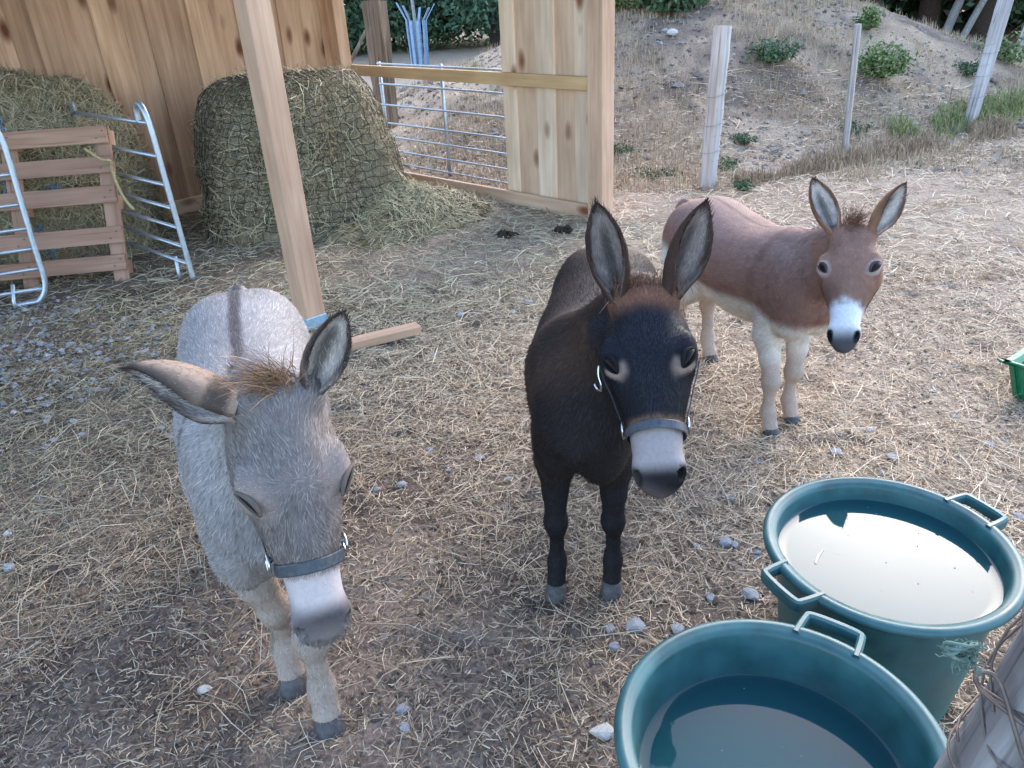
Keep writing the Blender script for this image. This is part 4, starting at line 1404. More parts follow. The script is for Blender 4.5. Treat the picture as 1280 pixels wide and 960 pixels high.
# ------------------------------------------------------------------ donkeys
class Field:
    """signed distance grid with smooth union, meshed by surface nets"""
    def __init__(self, lo, hi, h):
        self.lo, self.h = np.array(lo, float), h
        self.n = np.ceil((np.array(hi) - self.lo) / h).astype(int) + 1
        self.F = np.full(self.n, 1.0, np.float32)

    def block(self, lo, hi):
        a = np.clip(np.floor((np.asarray(lo) - self.lo) / self.h).astype(int), 0, self.n - 1)
        b_ = np.clip(np.ceil((np.asarray(hi) - self.lo) / self.h).astype(int) + 1, 1, self.n)
        sl = tuple(slice(i, j) for i, j in zip(a, b_))
        ax = [(self.lo[k] + self.h * np.arange(a[k], b_[k])).astype(np.float32) for k in range(3)]
        X, Y, Z = np.meshgrid(*ax, indexing='ij')
        return sl, np.stack([X, Y, Z], -1)

    def add(self, fn, lo, hi, k):
        pad = k + 3 * self.h
        sl, P = self.block(np.asarray(lo) - pad, np.asarray(hi) + pad)
        d = fn(P)
        a = self.F[sl]
        t = np.clip(0.5 + 0.5 * (a - d) / k, 0, 1)
        self.F[sl] = a * (1 - t) + d * t - k * t * (1 - t)

    def sub(self, fn, lo, hi, k):
        pad = k + 3 * self.h
        sl, P = self.block(np.asarray(lo) - pad, np.asarray(hi) + pad)
        d = -fn(P)
        a = self.F[sl]
        t = np.clip(0.5 - 0.5 * (a - d) / k, 0, 1)
        self.F[sl] = a * (1 - t) + d * t + k * t * (1 - t)

    # primitives
    def cone(self, a, b_, ra, rb, k=0.02):
        a, b_ = np.asarray(a, np.float32), np.asarray(b_, np.float32)
        ab = b_ - a
        L2 = float(ab @ ab) + 1e-9
        def fn(P):
            t = np.clip(((P - a) @ ab) / L2, 0, 1)
            q = P - a - t[..., None] * ab
            return np.sqrt((q * q).sum(-1)) - (ra + (rb - ra) * t)
        r = max(ra, rb)
        self.add(fn, np.minimum(a, b_) - r, np.maximum(a, b_) + r, k)

    def ell(self, c, r, Rm=None, k=0.03, sub=False):
        c, r = np.asarray(c, np.float32), np.asarray(r, np.float32)
        Rm = np.eye(3) if Rm is None else np.asarray(Rm)
        Rf = Rm.astype(np.float32)
        def fn(P):
            q = (P - c) @ Rf
            k0 = np.sqrt(((q / r) ** 2).sum(-1))
            k1 = np.sqrt(((q / (r * r)) ** 2).sum(-1)) + 1e-6
            return k0 * (k0 - 1) / k1
        m = float(r.max())
        (self.sub if sub else self.add)(fn, c - m, c + m, k)

    def loft(self, org, Rm, tab, ne=2.2, k=0.04, low=0.0):
        """straight axis loft: columns of Rm = along, lateral, up; tab rows: s, top, bottom, half width"""
        org, Rf = np.asarray(org, np.float32), np.asarray(Rm).astype(np.float32)
        tb = smooth_path(np.asarray(tab, float), 80)
        s_, tp, bt, hw = tb.T
        def fn(P):
            q = (P - org) @ Rf
            s = np.clip(q[..., 0], s_[0], s_[-1])
            T, B, Wd = np.interp(s, s_, tp), np.interp(s, s_, bt), np.interp(s, s_, hw)
            zc, hh = (T + B) / 2, np.maximum((T - B) / 2, 1e-3)
            v = (q[..., 2] - zc) / hh
            Wd = np.maximum(Wd * (1 - low * np.clip(-v, 0, 1)), 1e-3)
            e = (np.abs(q[..., 1] / Wd) ** ne + np.abs(v) ** ne) ** (1 / ne)
            d = (e - 1) * np.minimum(Wd, hh)
            ds = q[..., 0] - s
            return np.where(ds == 0, d, np.sqrt(np.maximum(d, 0) ** 2 + ds ** 2) + np.minimum(d, 0) * 0).astype(np.float32)
        c = []
        for i in range(0, 80, 4):
            for sy in (-1, 1):
                for zz in (tp[i], bt[i]):
                    c.append(org + Rf @ np.array([s_[i], sy * hw[i], zz], np.float32))
        c = np.array(c)
        self.add(fn, c.min(0), c.max(0), k)

    def mesh(self):
        F = self.F
        ins = F < 0
        cnt = np.zeros(np.array(F.shape) - 1, np.int8)
        cor = [(i, j, k) for i in (0, 1) for j in (0, 1) for k in (0, 1)]
        nx_, ny_, nz_ = F.shape
        for i, j, k in cor:
            cnt += ins[i:nx_ - 1 + i, j:ny_ - 1 + j, k:nz_ - 1 + k]
        act = np.argwhere((cnt > 0) & (cnt < 8))
        idm = np.full(cnt.shape, -1, np.int32)
        idm[act[:, 0], act[:, 1], act[:, 2]] = np.arange(len(act))
        acc = np.zeros((len(act), 3))
        num = np.zeros(len(act))
        for a in cor:
            for ax in range(3):
                if a[ax]:
                    continue
                b_ = list(a)
                b_[ax] = 1
                fa = F[act[:, 0] + a[0], act[:, 1] + a[1], act[:, 2] + a[2]]
                fb_ = F[act[:, 0] + b_[0], act[:, 1] + b_[1], act[:, 2] + b_[2]]
                m = (fa < 0) != (fb_ < 0)
                t = np.where(m, fa / np.where(m, fa - fb_, 1), 0)
                p = np.repeat(np.array(a, float)[None], len(act), 0)
                p[:, ax] = t
                acc += p * m[:, None]
                num += m
        V = self.lo + self.h * (act + acc / num[:, None])
        Q = []
        for ax in range(3):
            o1, o2 = (ax + 1) % 3, (ax + 2) % 3
            s0 = [slice(1, -1)] * 3
            s1 = [slice(1, -1)] * 3
            s0[ax], s1[ax] = slice(0, F.shape[ax] - 1), slice(1, F.shape[ax])
            A, B = ins[tuple(s0)], ins[tuple(s1)]
            e = np.argwhere(A != B)
            off = np.array([1, 1, 1])
            off[ax] = 0
            e2 = e + off
            flip = A[e[:, 0], e[:, 1], e[:, 2]]
            q = []
            for d1, d2 in ((1, 1), (0, 1), (0, 0), (1, 0)):
                cc = e2.copy()
                cc[:, o1] -= d1
                cc[:, o2] -= d2
                q.append(idm[cc[:, 0], cc[:, 1], cc[:, 2]])
            q = np.stack(q, 1)
            q[~flip] = q[~flip][:, ::-1]
            Q.append(q)
        return V, np.concatenate(Q)


def vnormals(V, Fs):
    Nn = np.zeros_like(V)
    for F in Fs:
        a, b_, c = V[F[:, 0]], V[F[:, 1]], V[F[:, 2]]
        fn = np.cross(b_ - a, c - a)
        if F.shape[1] == 4:
            fn = fn + np.cross(c - a, V[F[:, 3]] - a)
        for k in range(F.shape[1]):
            np.add.at(Nn, F[:, k], fn)
    return Nn / (np.linalg.norm(Nn, axis=1)[:, None] + 1e-12)


def ear_geo(base, tip, opening, wmax, ns=22, na=12, wf=(0.62, 0.32)):
    """cupped ear; returns V, F and per-vertex (t, inside, edge)"""
    base, tip, opening = (np.asarray(q, float) for q in (base, tip, opening))
    ax = tip - base
    L = np.linalg.norm(ax)
    ax /= L
    op = opening - (opening @ ax) * ax
    op /= np.linalg.norm(op)
    lat = np.cross(ax, op)
    V, info = [], []
    for i in range(ns):
        t = i / (ns - 1)
        prof = np.interp(t, [0, .12, .3, .5, .7, .85, .94, 1.0], [.52, .66, .92, 1.0, .86, .56, .30, .03])
        w = wmax * prof
        A = np.interp(t, [0, .25, .6, 1.0], [2.75, 2.25, 1.75, 1.3])
        rho = w / (1.0 if A > np.pi / 2 else math.sin(A))
        th = 0.0075 * np.interp(t, [0, .8, 1], [1.2, 1, .25]) * wmax / 0.04
        bow = -0.035 * L * math.sin(t * np.pi) * 0 + 0.10 * L * (t * t - t) * -0.6
        c = base + ax * (L * t) - op * bow
        for inner in (0, 1):
            r = rho - th * inner
            ang = np.linspace(-A, A, na) if not inner else np.linspace(A, -A, na)
            for a in ang:
                V.append(c + lat * (max(r, 0.0005) * math.sin(a)) + op * (-max(r, .0005) * math.cos(a) + 0.35 * rho))
                info.append((t, inner, abs(a) / A))
    n2 = 2 * na
    F = [(i * n2 + j, i * n2 + (j + 1) % n2, (i + 1) * n2 + (j + 1) % n2, (i + 1) * n2 + j) for i in range(ns - 1) for j in range(n2)]
    F += [((ns - 1) * n2 + j, (ns - 1) * n2 + j + 1, (ns - 1) * n2 + n2 - 2 - j, (ns - 1) * n2 + n2 - 1 - j) for j in range(na - 1)]
    V = np.array(V)
    F = np.array(F)
    # orient outwards
    nrm = vnormals(V, [F])
    o_ = V - (base + tip) / 2
    mid_out = [i for i, q in enumerate(info) if q[1] == 0 and q[2] < .3 and .3 < q[0] < .7]
    if (nrm[mid_out] @ (-op)).mean() < 0:
        F = F[:, ::-1]
    return V, F, np.array(info)


HEAD = [(-0.055, -.045, -.09, .02), (-0.03, -.008, -.13, .045), (.03, .016, -.165, .066), (.10, .026, -.190, .088), (.155, .028, -.198, .101),
        (.21, .018, -.185, .086), (.27, .006, -.155, .069), (.32, -.003, -.130, .058), (.37, -.009, -.115, .054), (.405, -.018, -.112, .052),
        (.432, -.034, -.106, .044), (.448, -.050, -.096, .029), (.456, -.066, -.086, .009)]
HEADT = smooth_path(np.array(HEAD), 120)
TRUNK = [(-.80, .66, .58, .02), (-.78, .735, .52, .085), (-.72, .805, .46, .135), (-.62, .86, .43, .172), (-.50, .885, .415, .192), (-.34, .862, .40, .208),
         (-.18, .845, .395, .212), (-.04, .868, .415, .185), (.06, .878, .44, .158), (.13, .845, .465, .142), (.19, .78, .49, .120), (.235, .69, .52, .085), (.262, .62, .57, .02)]


def mix(a, b_, t):
    t = np.asarray(t)[:, None]
    return a * (1 - t) + np.asarray(b_)[None] * t


def make_donkey(label, s, xy, heading, poll, RH, hs, ears, scheme, lids, halter=None, fore=(0.0, 0.0), latk=1.0, lk=.95, seed=1, belly=1.0, tuck=0.0, muz=1.0, wide=1.0):
    """xy: ground point under the front hooves; heading: unit vector; poll, RH: head position and axes in the world"""
    hd = np.array([heading[0], heading[1]])
    hd /= np.linalg.norm(hd)
    ang = math.atan2(hd[1], hd[0])
    O = np.array([xy[0] - hd[0] * 0.085 * s, xy[1] - hd[1] * 0.085 * s, 0.0])
    Rz = np.array([[hd[0], -hd[1], 0], [hd[1], hd[0], 0], [0, 0, 1.0]])
    toc = lambda p: (Rz.T @ (np.asarray(p, float) - O)) / s
    dirc = lambda d: Rz.T @ np.asarray(d, float)
    root = empty("donkey", (O[0], O[1], 0.0), ang, label=label, cat="donkey")
    hc = hs / s                                         # head scale in body units
    pl = toc(poll)
    RC = Rz.T @ RH
    hp = lambda q: pl + RC @ (np.asarray(q, float) * hc)
    f = Field((-.98, -.46, -.02), (.72, .46, 1.36), 0.0058)
    tr = np.array(TRUNK)
    tr[:, 3] *= belly
    tr[:, 2] += tuck * sstep(-.80, -.5, tr[:, 0])
    tr[:, 2] = np.minimum(tr[:, 2], tr[:, 1] - .04)
    f.loft((0, 0, 0), np.eye(3), tr, 2.15, 0.04, .24)
    # neck
    e = hp((.015, 0, -.075))
    b0_ = np.array([.06, 0, .655])
    ax = e - b0_
    ln = np.linalg.norm(ax)
    ax /= ln
    latv = np.array([-ax[1], ax[0], 0])
    latv = np.array([0, 1.0, 0]) if np.linalg.norm(latv) < .05 else latv / np.linalg.norm(latv)
    if latv[1] < 0:
        latv = -latv
    upv_ = np.cross(ax, latv)
    RN = np.stack([ax, latv, upv_], 1)
    f.loft(b0_, RN, [(-.08, .15, -.14, .05), (0, .185, -.17, .118), (ln * .3, .165, -.145, .096), (ln * .6, .135, -.115, .078), (ln * .88, .105, -.095, .068), (ln + .02, .085, -.085, .058), (ln + .05, .03, -.03, .02)], 2.1, 0.055)
    # haunch, shoulder, chest
    for sy in (-1, 1):
        f.ell((-.56, sy * .095 * belly, .66), (.17, .095, .19), k=.05)
        f.ell((.06, sy * .082 * belly, .63), (.115, .055, .18), k=.05)
        f.ell((.165, sy * .066 * belly, .57), (.072, .055, .095), k=.05)
    # legs
    hoofs = []
    for sy, dx in ((-1, fore[0]), (1, fore[1])):
        yk = sy * .082 * latk
        pts_ = [((.055, sy * .070, .56), .074), ((.04 + dx * .2, sy * .080, .45), .060), ((.058 + dx * .55, sy * (.045 + .038 * latk), .35), .045), ((.068 + dx * .8, yk, .255), .0365),
                ((.064 + dx * .9, yk, .225), .0335), ((.062 + dx, yk, .165), .0235), ((.062 + dx, yk, .118), .0290), ((.070 + dx, yk, .092), .0330), ((.082 + dx, yk, .062), .0285), ((.090 + dx, yk, .04), .036)]
        for (a, ra), (b_, rb) in zip(pts_[:-1], pts_[1:]):
            f.cone(a, b_, ra * (lk if a[2] < .36 else 1), rb * (lk if b_[2] < .36 else 1), .016)
        f.ell((.070 + dx * .8, yk, .25), np.array((.041, .038, .043)) * lk, k=.02)
        f.ell((.052 + dx, yk, .098), np.array((.027, .029, .025)) * lk, k=.015)
        hoofs.append((.094 + dx, yk))
    for sy in (-1, 1):
        yk = sy * .105
        pts_ = [((-.56, sy * .10 * belly, .60), .120), ((-.53, sy * .118 * belly, .49), .092), ((-.60, sy * .112 * (.4 + .6 * belly), .40), .058), ((-.665, yk, .335), .043), ((-.672, yk, .29), .037), ((-.658, yk, .20), .0255),
                ((-.652, yk, .135), .0300), ((-.648, yk, .105), .0335), ((-.632, yk, .065), .0290), ((-.622, yk, .04), .036)]
        for (a, ra), (b_, rb) in zip(pts_[:-1], pts_[1:]):
            f.cone(a, b_, ra, rb, .018)
        f.ell((-.70, yk, .345), (.028, .026, .036), k=.02)
        hoofs.append((-.618, yk))
    # tail dock
    tl = smooth_path([(-.77, 0, .80), (-.815, .005, .74), (-.825, .01, .62), (-.81, .012, .46), (-.80, .012, .34)], 9)
    for a, b_, r in zip(tl[:-1], tl[1:], np.linspace(.028, .014, 8)):
        f.cone(a, b_, r, r * .93, .02)
    # head
    hdt = np.array(HEAD)
    hdt[:, 3] *= 1 - (1 - wide) * sstep(-.02, .08, hdt[:, 0]) * sstep(.33, .24, hdt[:, 0])
    hdt[:, 3] *= 1 - (1 - muz) * sstep(.24, .32, hdt[:, 0])
    f.loft(pl, RC, hdt * hc, 2.35, 0.035, 0.18)
    for sy in (-1, 1):
        f.ell(hp((.115, sy * .052 * wide, -.115)), np.array((.078, .045, .072)) * hc, RC, .03)         # cheek
        f.ell(hp((.155, sy * .084 * wide, -.018)), np.array((.044, .021, .026)) * hc, RC, .022)         # orbit
        f.ell(hp((.406, sy * .035 * muz, -.048)), np.array((.034, .021, .028)) * hc, RC, .015)        # nostril wing
        f.ell(hp((.018, sy * .050, -.025)), np.array((.033, .030, .033)) * hc, RC, .025)         # ear root
        f.ell(hp((.418, sy * .0440 * muz, -.038)), np.array((.023, .0105, .013)) * hc, RC @ np.array([[.85, -.5 * sy, 0], [.5 * sy, .85, 0], [0, 0, 1.0]]), .006, True)
    f.ell(hp((.418, 0, -.095)), np.array((.034, .036, .022)) * hc, RC, .014)
    f.ell(hp((.22, 0, .000)), np.array((.09, .026, .016)) * hc, RC, .02)
    V, F = f.mesh()
    del f
    V = V * 1.0
    # refine position noise is avoided: one laplacian step
    nb = np.zeros_like(V)
    cn = np.zeros(len(V))
    for a, b_ in ((0, 1), (1, 2), (2, 3), (3, 0)):
        np.add.at(nb, F[:, a], V[F[:, b_]])
        np.add.at(cn, F[:, a], 1)
        np.add.at(nb, F[:, b_], V[F[:, a]])
        np.add.at(cn, F[:, b_], 1)
    V = V * .5 + .5 * nb / cn[:, None]
    nB = len(V)
    Vh0 = ((V - pl) @ RC) / hc

    def surf(o, d):
        """distance from the head point o along d to the skin, in head units"""
        d = np.asarray(d, float) / np.linalg.norm(d)
        q_ = Vh0 - np.asarray(o)
        t_ = q_ @ d
        pr = np.linalg.norm(q_ - t_[:, None] * d, axis=1)
        m_ = (pr < .010) & (t_ > 0) & (t_ < .2)
        return t_[m_].max() if m_.any() else .08
    ENR = [np.array([.12, sy * .56, .82]) for sy in (-1, 1)]
    ENR = [e_ / np.linalg.norm(e_) for e_ in ENR]
    EIN = [np.array([.165, sy * .036, -.060]) for sy in (-1, 1)]
    EYE = [o_ + d_ * (surf(o_, d_) - .0045) for o_, d_ in zip(EIN, ENR)]
    info = np.full((nB, 3), -1.0)
    FF = [F]
    for (tipw, opw, wm) in ears:
        sy = ears.index((tipw, opw, wm)) * 2 - 1        # first the right ear, then the left
        bpt = hp((.012, sy * .056, -.022))
        eV, eF, eI = ear_geo(bpt, toc(tipw), dirc(opw), wm * hc)
        FF.append(eF + len(V))
        V = np.vstack([V, eV])
        info = np.vstack([info, eI])
    Fall = np.concatenate(FF)
    Nn = vnormals(V, [Fall])
    # head coordinates of every vertex (in full-size head units)
    hq = ((V - pl) @ RC) / hc
    hq_d = np.sqrt((np.maximum(np.abs(hq - np.array([.2, 0, -.08])) - np.array([.28, .12, .14]), 0) ** 2).sum(1))
    # which vertices belong to the head rather than the neck
    nt_ = ((V - b0_) @ ax) / ln
    headw = sstep(-.06, .05, hq[:, 0]) * (hq_d < .02) * (hq[:, 2] > -.26) * sstep(.55, .8, nt_)
    bright = 0.86 + 0.28 * fbm(V + seed * 5, 9.0, 3)
    eyes = EYE
    ed = []
    for e_ in eyes:
        dv_ = hq - e_
        ld_ = dv_ @ np.array([.78, -np.sign(e_[1]) * .62, .10])
        ed.append(np.sqrt((ld_ / 1.5) ** 2 + ((dv_ - ld_[:, None] * np.array([.78, -np.sign(e_[1]) * .62, .10])) ** 2).sum(1)))
    ed = np.min(ed, 0)
    c = scheme(V, Nn, hq, headw, info, ed)
    c = np.clip(c * bright[:, None], 0, 1)
    body = link("body", mesh("body", V * s, Fall, M['coat'], c * 0.92), root)
    # ---------------- coat of short hairs
    A, B, C_ = V[Fall[:, 0]], V[Fall[:, 1]], V[Fall[:, 2]]
    D_ = V[Fall[:, 3]]
    ar = np.linalg.norm(np.cross(B - A, C_ - A), axis=1) + np.linalg.norm(np.cross(C_ - A, D_ - A), axis=1)
    fm = V[Fall].mean(1)
    hw_f = headw[Fall].mean(1)
    inf_f = info[Fall].max(1)
    wgt = ar * (1 + 1.6 * hw_f + 1.2 * (inf_f[:, 0] >= 0))
    wgt *= np.where(fm[:, 0] < -.72, .5, 1.0)
    nh = 110000
    fi = RNG.choice(len(Fall), nh, p=wgt / wgt.sum())
    w1, w2_ = RNG.uniform(0, 1, (nh, 1)), RNG.uniform(0, 1, (nh, 1))
    q = Fall[fi]
    bl_ = lambda X: (X[q[:, 0]] * (1 - w1) + X[q[:, 1]] * w1) * (1 - w2_) + (X[q[:, 3]] * (1 - w1) + X[q[:, 2]] * w1) * w2_
    P, Nr, cc, hq_, hw_, inf_ = bl_(V), bl_(Nn), bl_(c), bl_(hq), bl_(headw[:, None])[:, 0], bl_(info)
    Nr /= np.linalg.norm(Nr, axis=1)[:, None] + 1e-9
    isear = info[q[:, 0], 0] >= 0
    # flow of the coat
    flow = np.tile(np.array([-1.0, 0, -.45]), (nh, 1))
    legs_ = P[:, 2] < .42
    flow[legs_] = (0, 0, -1)
    neck_ = nt_[q[:, 0]]
    flow = np.where(((neck_ > .15) & (hw_ < .5) & (P[:, 0] > .02))[:, None], -ax[None] * .8 + np.array([0, 0, -.4]), flow)
    up_f = sstep(.20, .14, hq_[:, 0])
    hflow = RC[:, 0][None] * (1 - 2 * sstep(.21, .13, hq_[:, 0]))[:, None] + RC[:, 1][None] * (hq_[:, 1] * 9)[:, None] - RC[:, 2][None] * .25
    flow = np.where((hw_ > .5)[:, None], hflow, flow)
    if isear.any():
        half = nB + (len(V) - nB) // 2
        for k_, (tipw, opw, wm) in enumerate(ears):
            sel = isear & ((q[:, 0] < half) if k_ == 0 else (q[:, 0] >= half))
            axd = toc(tipw) - hp((.012, (k_ * 2 - 1) * .056, -.022))
            flow[sel] = axd / np.linalg.norm(axd) * .9
    fn3 = np.stack([fbm(P + k_, 16, 2) - .5 for k_ in (3.3, 7.7, 12.1)], 1)
    flow = flow + RNG.normal(0, .20, flow.shape) + fn3 * 1.1
    flow -= (flow * Nr).sum(1)[:, None] * Nr
    flow /= np.linalg.norm(flow, axis=1)[:, None] + 1e-9
    L = np.full(nh, .017)
    L = np.where(P[:, 2] < .40, .010, L)
    L = np.where(hw_ > .5, scheme.hl, L)
    L = np.where((hw_ > .5) & (hq_[:, 0] > .31), .004, L)
    L = np.where((hw_ > .5) & (hq_[:, 0] > .35), .0018, L)
    L = np.where((P[:, 2] < .46) & (P[:, 0] < .0) & (P[:, 0] > -.5), .024, L)
    L = np.where(isear, np.where(inf_[:, 1] > .5, .016, .006), L)
    L = L * RNG.uniform(.6, 1.35, nh)
    edist = np.min([np.linalg.norm(hq_ - e_, axis=1) for e_ in eyes], 0)
    L = np.where(edist < .05, L * .5, L)
    keep = ~((hw_ > .5) & (hq_[:, 0] > .40))
    for e_ in eyes:
        sg0 = np.sign(e_[1])
        dv_ = hq_ - e_
        al_ = np.array([.78, -sg0 * .62, .10])
        ld_ = dv_ @ al_
        keep &= ((ld_ / .030) ** 2 + ((dv_ - ld_[:, None] * al_) ** 2).sum(1) / .0165 ** 2) > 1
    keep &= P[:, 2] > .045
    P, Nr, cc, flow, L = P[keep], Nr[keep], cc[keep], flow[keep], L[keep]
    n = len(P)
    d = flow * .90 + Nr * RNG.uniform(.18, .46, n)[:, None]
    sidev = np.cross(d, Nr)
    sidev /= np.linalg.norm(sidev, axis=1)[:, None] + 1e-9
    hwid = (RNG.uniform(.0005, .00095, n))[:, None]
    root_p = P - Nr * .001
    mid = root_p + d * (L * .55)[:, None]
    tip = root_p + d * L[:, None] + flow * (L * .12)[:, None] - Nr * (L * .10)[:, None]
    hv = np.stack([root_p - sidev * hwid, root_p + sidev * hwid, mid + sidev * hwid * .8, mid - sidev * hwid * .8, tip], 1) * s
    jit = np.where(RNG.uniform(0, 1, (n, 1)) < .25, RNG.uniform(1.2, 1.75, (n, 1)), RNG.uniform(.55, 1.15, (n, 1)))
    jit = 1 + (jit - 1) * scheme.salt
    jit = jit * (.72 + .56 * fbm(P, 46, 2))[:, None]
    hcx = np.clip(cc * jit, 0, 1)
    hcol = np.stack([hcx, hcx, hcx, hcx, hcx], 1).reshape(-1, 3)
    bi = (np.arange(n) * 5)[:, None]
    nrm = Nr * .9 + d * .1
    nrm /= np.linalg.norm(nrm, axis=1)[:, None]
    me = mesh("coat", hv.reshape(-1, 3), [bi + np.array([[0, 1, 2, 3]]), bi + np.array([[3, 2, 4]])], M['hair'], hcol, smooth=True, normals=np.repeat(nrm, 5, 0))
    tag(link("coat", me, root), kind="stuff")
    # ---------------- mane, forelock and tail tuft: longer hairs
    def locks(name, roots, dirs, Ls, wid, cols, curl=.25, grav=.3, seg=5):
        n = len(roots)
        pts_ = [roots]
        d = dirs / np.linalg.norm(dirs, axis=1)[:, None]
        side0 = RNG.normal(0, 1, (n, 3))
        for k in range(seg):
            d = d + RNG.normal(0, curl / seg, (n, 3)) + np.array([0, 0, -grav / seg])
            d /= np.linalg.norm(d, axis=1)[:, None]
            pts_.append(pts_[-1] + d * (Ls / seg)[:, None])
        sd = np.cross(d, side0)
        sd /= np.linalg.norm(sd, axis=1)[:, None] + 1e-9
        V_ = []
        for k, p_ in enumerate(pts_):
            ww = wid * (1 - .85 * k / seg)
            V_ += [p_ - sd * ww, p_ + sd * ww]
        V_ = np.stack(V_, 1)
        m2 = V_.shape[1]
        b_ = (np.arange(n) * m2)[:, None]
        Fq = np.concatenate([b_ + np.array([[2 * k, 2 * k + 1, 2 * k + 3, 2 * k + 2]]) for k in range(seg)])
        tag(link(name, mesh(name, V_.reshape(-1, 3) * s, Fq, M['hair'], np.repeat(cols, m2, 0), smooth=True), root), kind="stuff")
    mc, fc, tc_ = scheme.mane, scheme.fore, scheme.tail
    n = scheme.mn
    t = RNG.uniform(0.12, .93, n)
    top = np.interp(t, [0, .3, .6, .88, 1], [.185, .165, .135, .105, .09])
    rt = b0_ + ax * (ln * t)[:, None] + upv_ * (top - .012)[:, None] + latv * RNG.normal(0, .012, n)[:, None]
    dr = upv_[None] * 1.0 + ax[None] * RNG.normal(.15, .25, n)[:, None] + latv[None] * RNG.normal(scheme.fall, .25, n)[:, None]
    locks("mane", rt, dr, RNG.uniform(.012, scheme.ml, n), .0011, np.array(mc)[None] * RNG.uniform(.6, 1.5, (n, 1)), .5, .35)
    n = scheme.fn
    rt = np.array([hp((a, b_, .004)) for a, b_ in zip(RNG.normal(-.008, .014, n), RNG.normal(0, scheme.fw, n))])
    dr = RC[:, 2][None] * scheme.fu + RC[:, 0][None] * RNG.normal(scheme.fx, .22, n)[:, None] + RC[:, 1][None] * RNG.normal(scheme.fy, .28, n)[:, None]
    locks("forelock", rt, dr, RNG.uniform(.03, scheme.fl, n), .0010, np.array(fc)[None] * RNG.uniform(.6, 1.5, (n, 1)), .35, .5)
    n = 500
    rt = tl[-1] + RNG.normal(0, .012, (n, 3)) + np.array([0, 0, .08]) * RNG.uniform(0, 1, (n, 1))
    locks("tail_tuft", rt, np.tile(np.array([0, 0, -1.0]), (n, 1)) + RNG.normal(0, .15, (n, 3)), RNG.uniform(.10, .22, n), .0012, np.array(tc_)[None] * RNG.uniform(.6, 1.5, (n, 1)), .3, .2)
    n = 46
    sd_ = RNG.choice([-1, 1], n)
    rt = np.array([hp((a_, b_, c_)) for a_, b_, c_ in zip(RNG.uniform(.37, .44, n), sd_ * RNG.uniform(.012, .045, n), RNG.uniform(-.105, -.07, n))])
    dr = RC[:, 1][None] * (sd_ * RNG.uniform(.3, 1.2, n))[:, None] + RC[:, 0][None] * RNG.uniform(-.2, .8, n)[:, None] - RC[:, 2][None] * RNG.uniform(.1, .8, n)[:, None]
    locks("whiskers", rt, dr, RNG.uniform(.018, .045, n), .00035, np.tile(np.array([[.10, .09, .085]]), (n, 1)), .2, .25)
    # ---------------- hooves
    for hx, hy in hoofs:
        ang_ = np.linspace(0, 2 * np.pi, 20, endpoint=False)
        rings = [(.044, .033, .0), (.042, .034, .004), (.026, .037, .010), (.006, .0415, .017), (0.0, .041, .018)]
        Vh = []
        for z, r, off in rings:
            rr_ = r * (.5 + .5 * lk) * (1 + .06 * np.cos(ang_)) * np.where(np.cos(ang_) < -.5, .92, 1)
            Vh.append(np.stack([hx - .004 + off + rr_ * np.cos(ang_), hy + rr_ * .92 * np.sin(ang_), np.full(20, z)], 1))
        Vh = np.concatenate(Vh + [np.array([[hx, hy, .05], [hx + .015, hy, 0]])])
        Fh = [((i + 1) * 20 + j, (i + 1) * 20 + (j + 1) % 20, i * 20 + (j + 1) % 20, i * 20 + j) for i in range(4) for j in range(20)]
        Th = [(100, j, (j + 1) % 20) for j in range(20)] + [(101, 80 + (j + 1) % 20, 80 + j) for j in range(20)]
        link("hoof", mesh("hoof", Vh * s, [np.array(Fh), np.array(Th)], M['hoof']), root)
    # ---------------- eyes
    upper, lower, ring_c = lids
    hb = hq[:nB]
    for sy in (-1, 1):
        ce = hp(EYE[(sy + 1) // 2])
        nr_c = np.argsort(np.linalg.norm(hb - (EYE[(sy + 1) // 2] + np.array([-.012, -sy * .012, .012])), axis=1))[:40]
        ring_c = .65 * np.array(lids[2]) + .35 * c[nr_c].mean(0)
        nrm_ = RC @ ENR[(sy + 1) // 2]
        nrm_ /= np.linalg.norm(nrm_)
        alo = RC @ np.array([.78, -sy * .62, .10])          # along the lid slit, inner corner towards the nose
        alo -= (alo @ nrm_) * nrm_
        alo /= np.linalg.norm(alo)
        upd = np.cross(nrm_, alo)
        if upd @ RC[:, 2] < 0:
            upd = -upd
        # almond eye lying nearly flush in its orbit, between two lid margins
        ea, eb, ez = .0265 * hc, upper * hc, .0095 * hc
        bm = bmesh.new()
        bmesh.ops.create_uvsphere(bm, u_segments=24, v_segments=14, radius=1.0)
        Ve = np.array([v.co[:] for v in bm.verts])
        Fe = [[v.index for v in f_.verts] for f_ in bm.faces]
        bm.free()
        taper = 1 - .35 * np.abs(Ve[:, :1]) ** 2
        Ve = ce + alo * Ve[:, :1] * ea + upd * (Ve[:, 1:2] * eb * taper - lower * hc * Ve[:, :1] ** 2) + nrm_ * Ve[:, 2:] * ez
        eo = link("eye", mesh("eye", Ve * s, [np.array([q_ for q_ in Fe if len(q_) == 4]), np.array([q_ for q_ in Fe if len(q_) == 3])], M['eye']), root)
        tq = np.linspace(-1.08, 1.08, 26)
        for nm, sg_, rr_, dk in (("upper_lid", 1, .0052, .42), ("lower_lid", -1, .0032, .30)):
            hgt = np.sqrt(np.clip(1 - tq ** 2, 0, 1)) * (1 - .35 * tq ** 2)
            Pl = ce + alo * (tq * ea)[:, None] + upd * (sg_ * (hgt * eb + .0012 * hc) - lower * hc * tq ** 2)[:, None] + nrm_ * (ez * (.62 * np.sqrt(np.clip(1 - (tq * .9) ** 2, 0, 1)) - .05))[:, None]
            Vl, Fl = tube_geo(Pl, rr_ * hc * np.clip(1.05 - .5 * tq ** 2, .3, 1), 8)
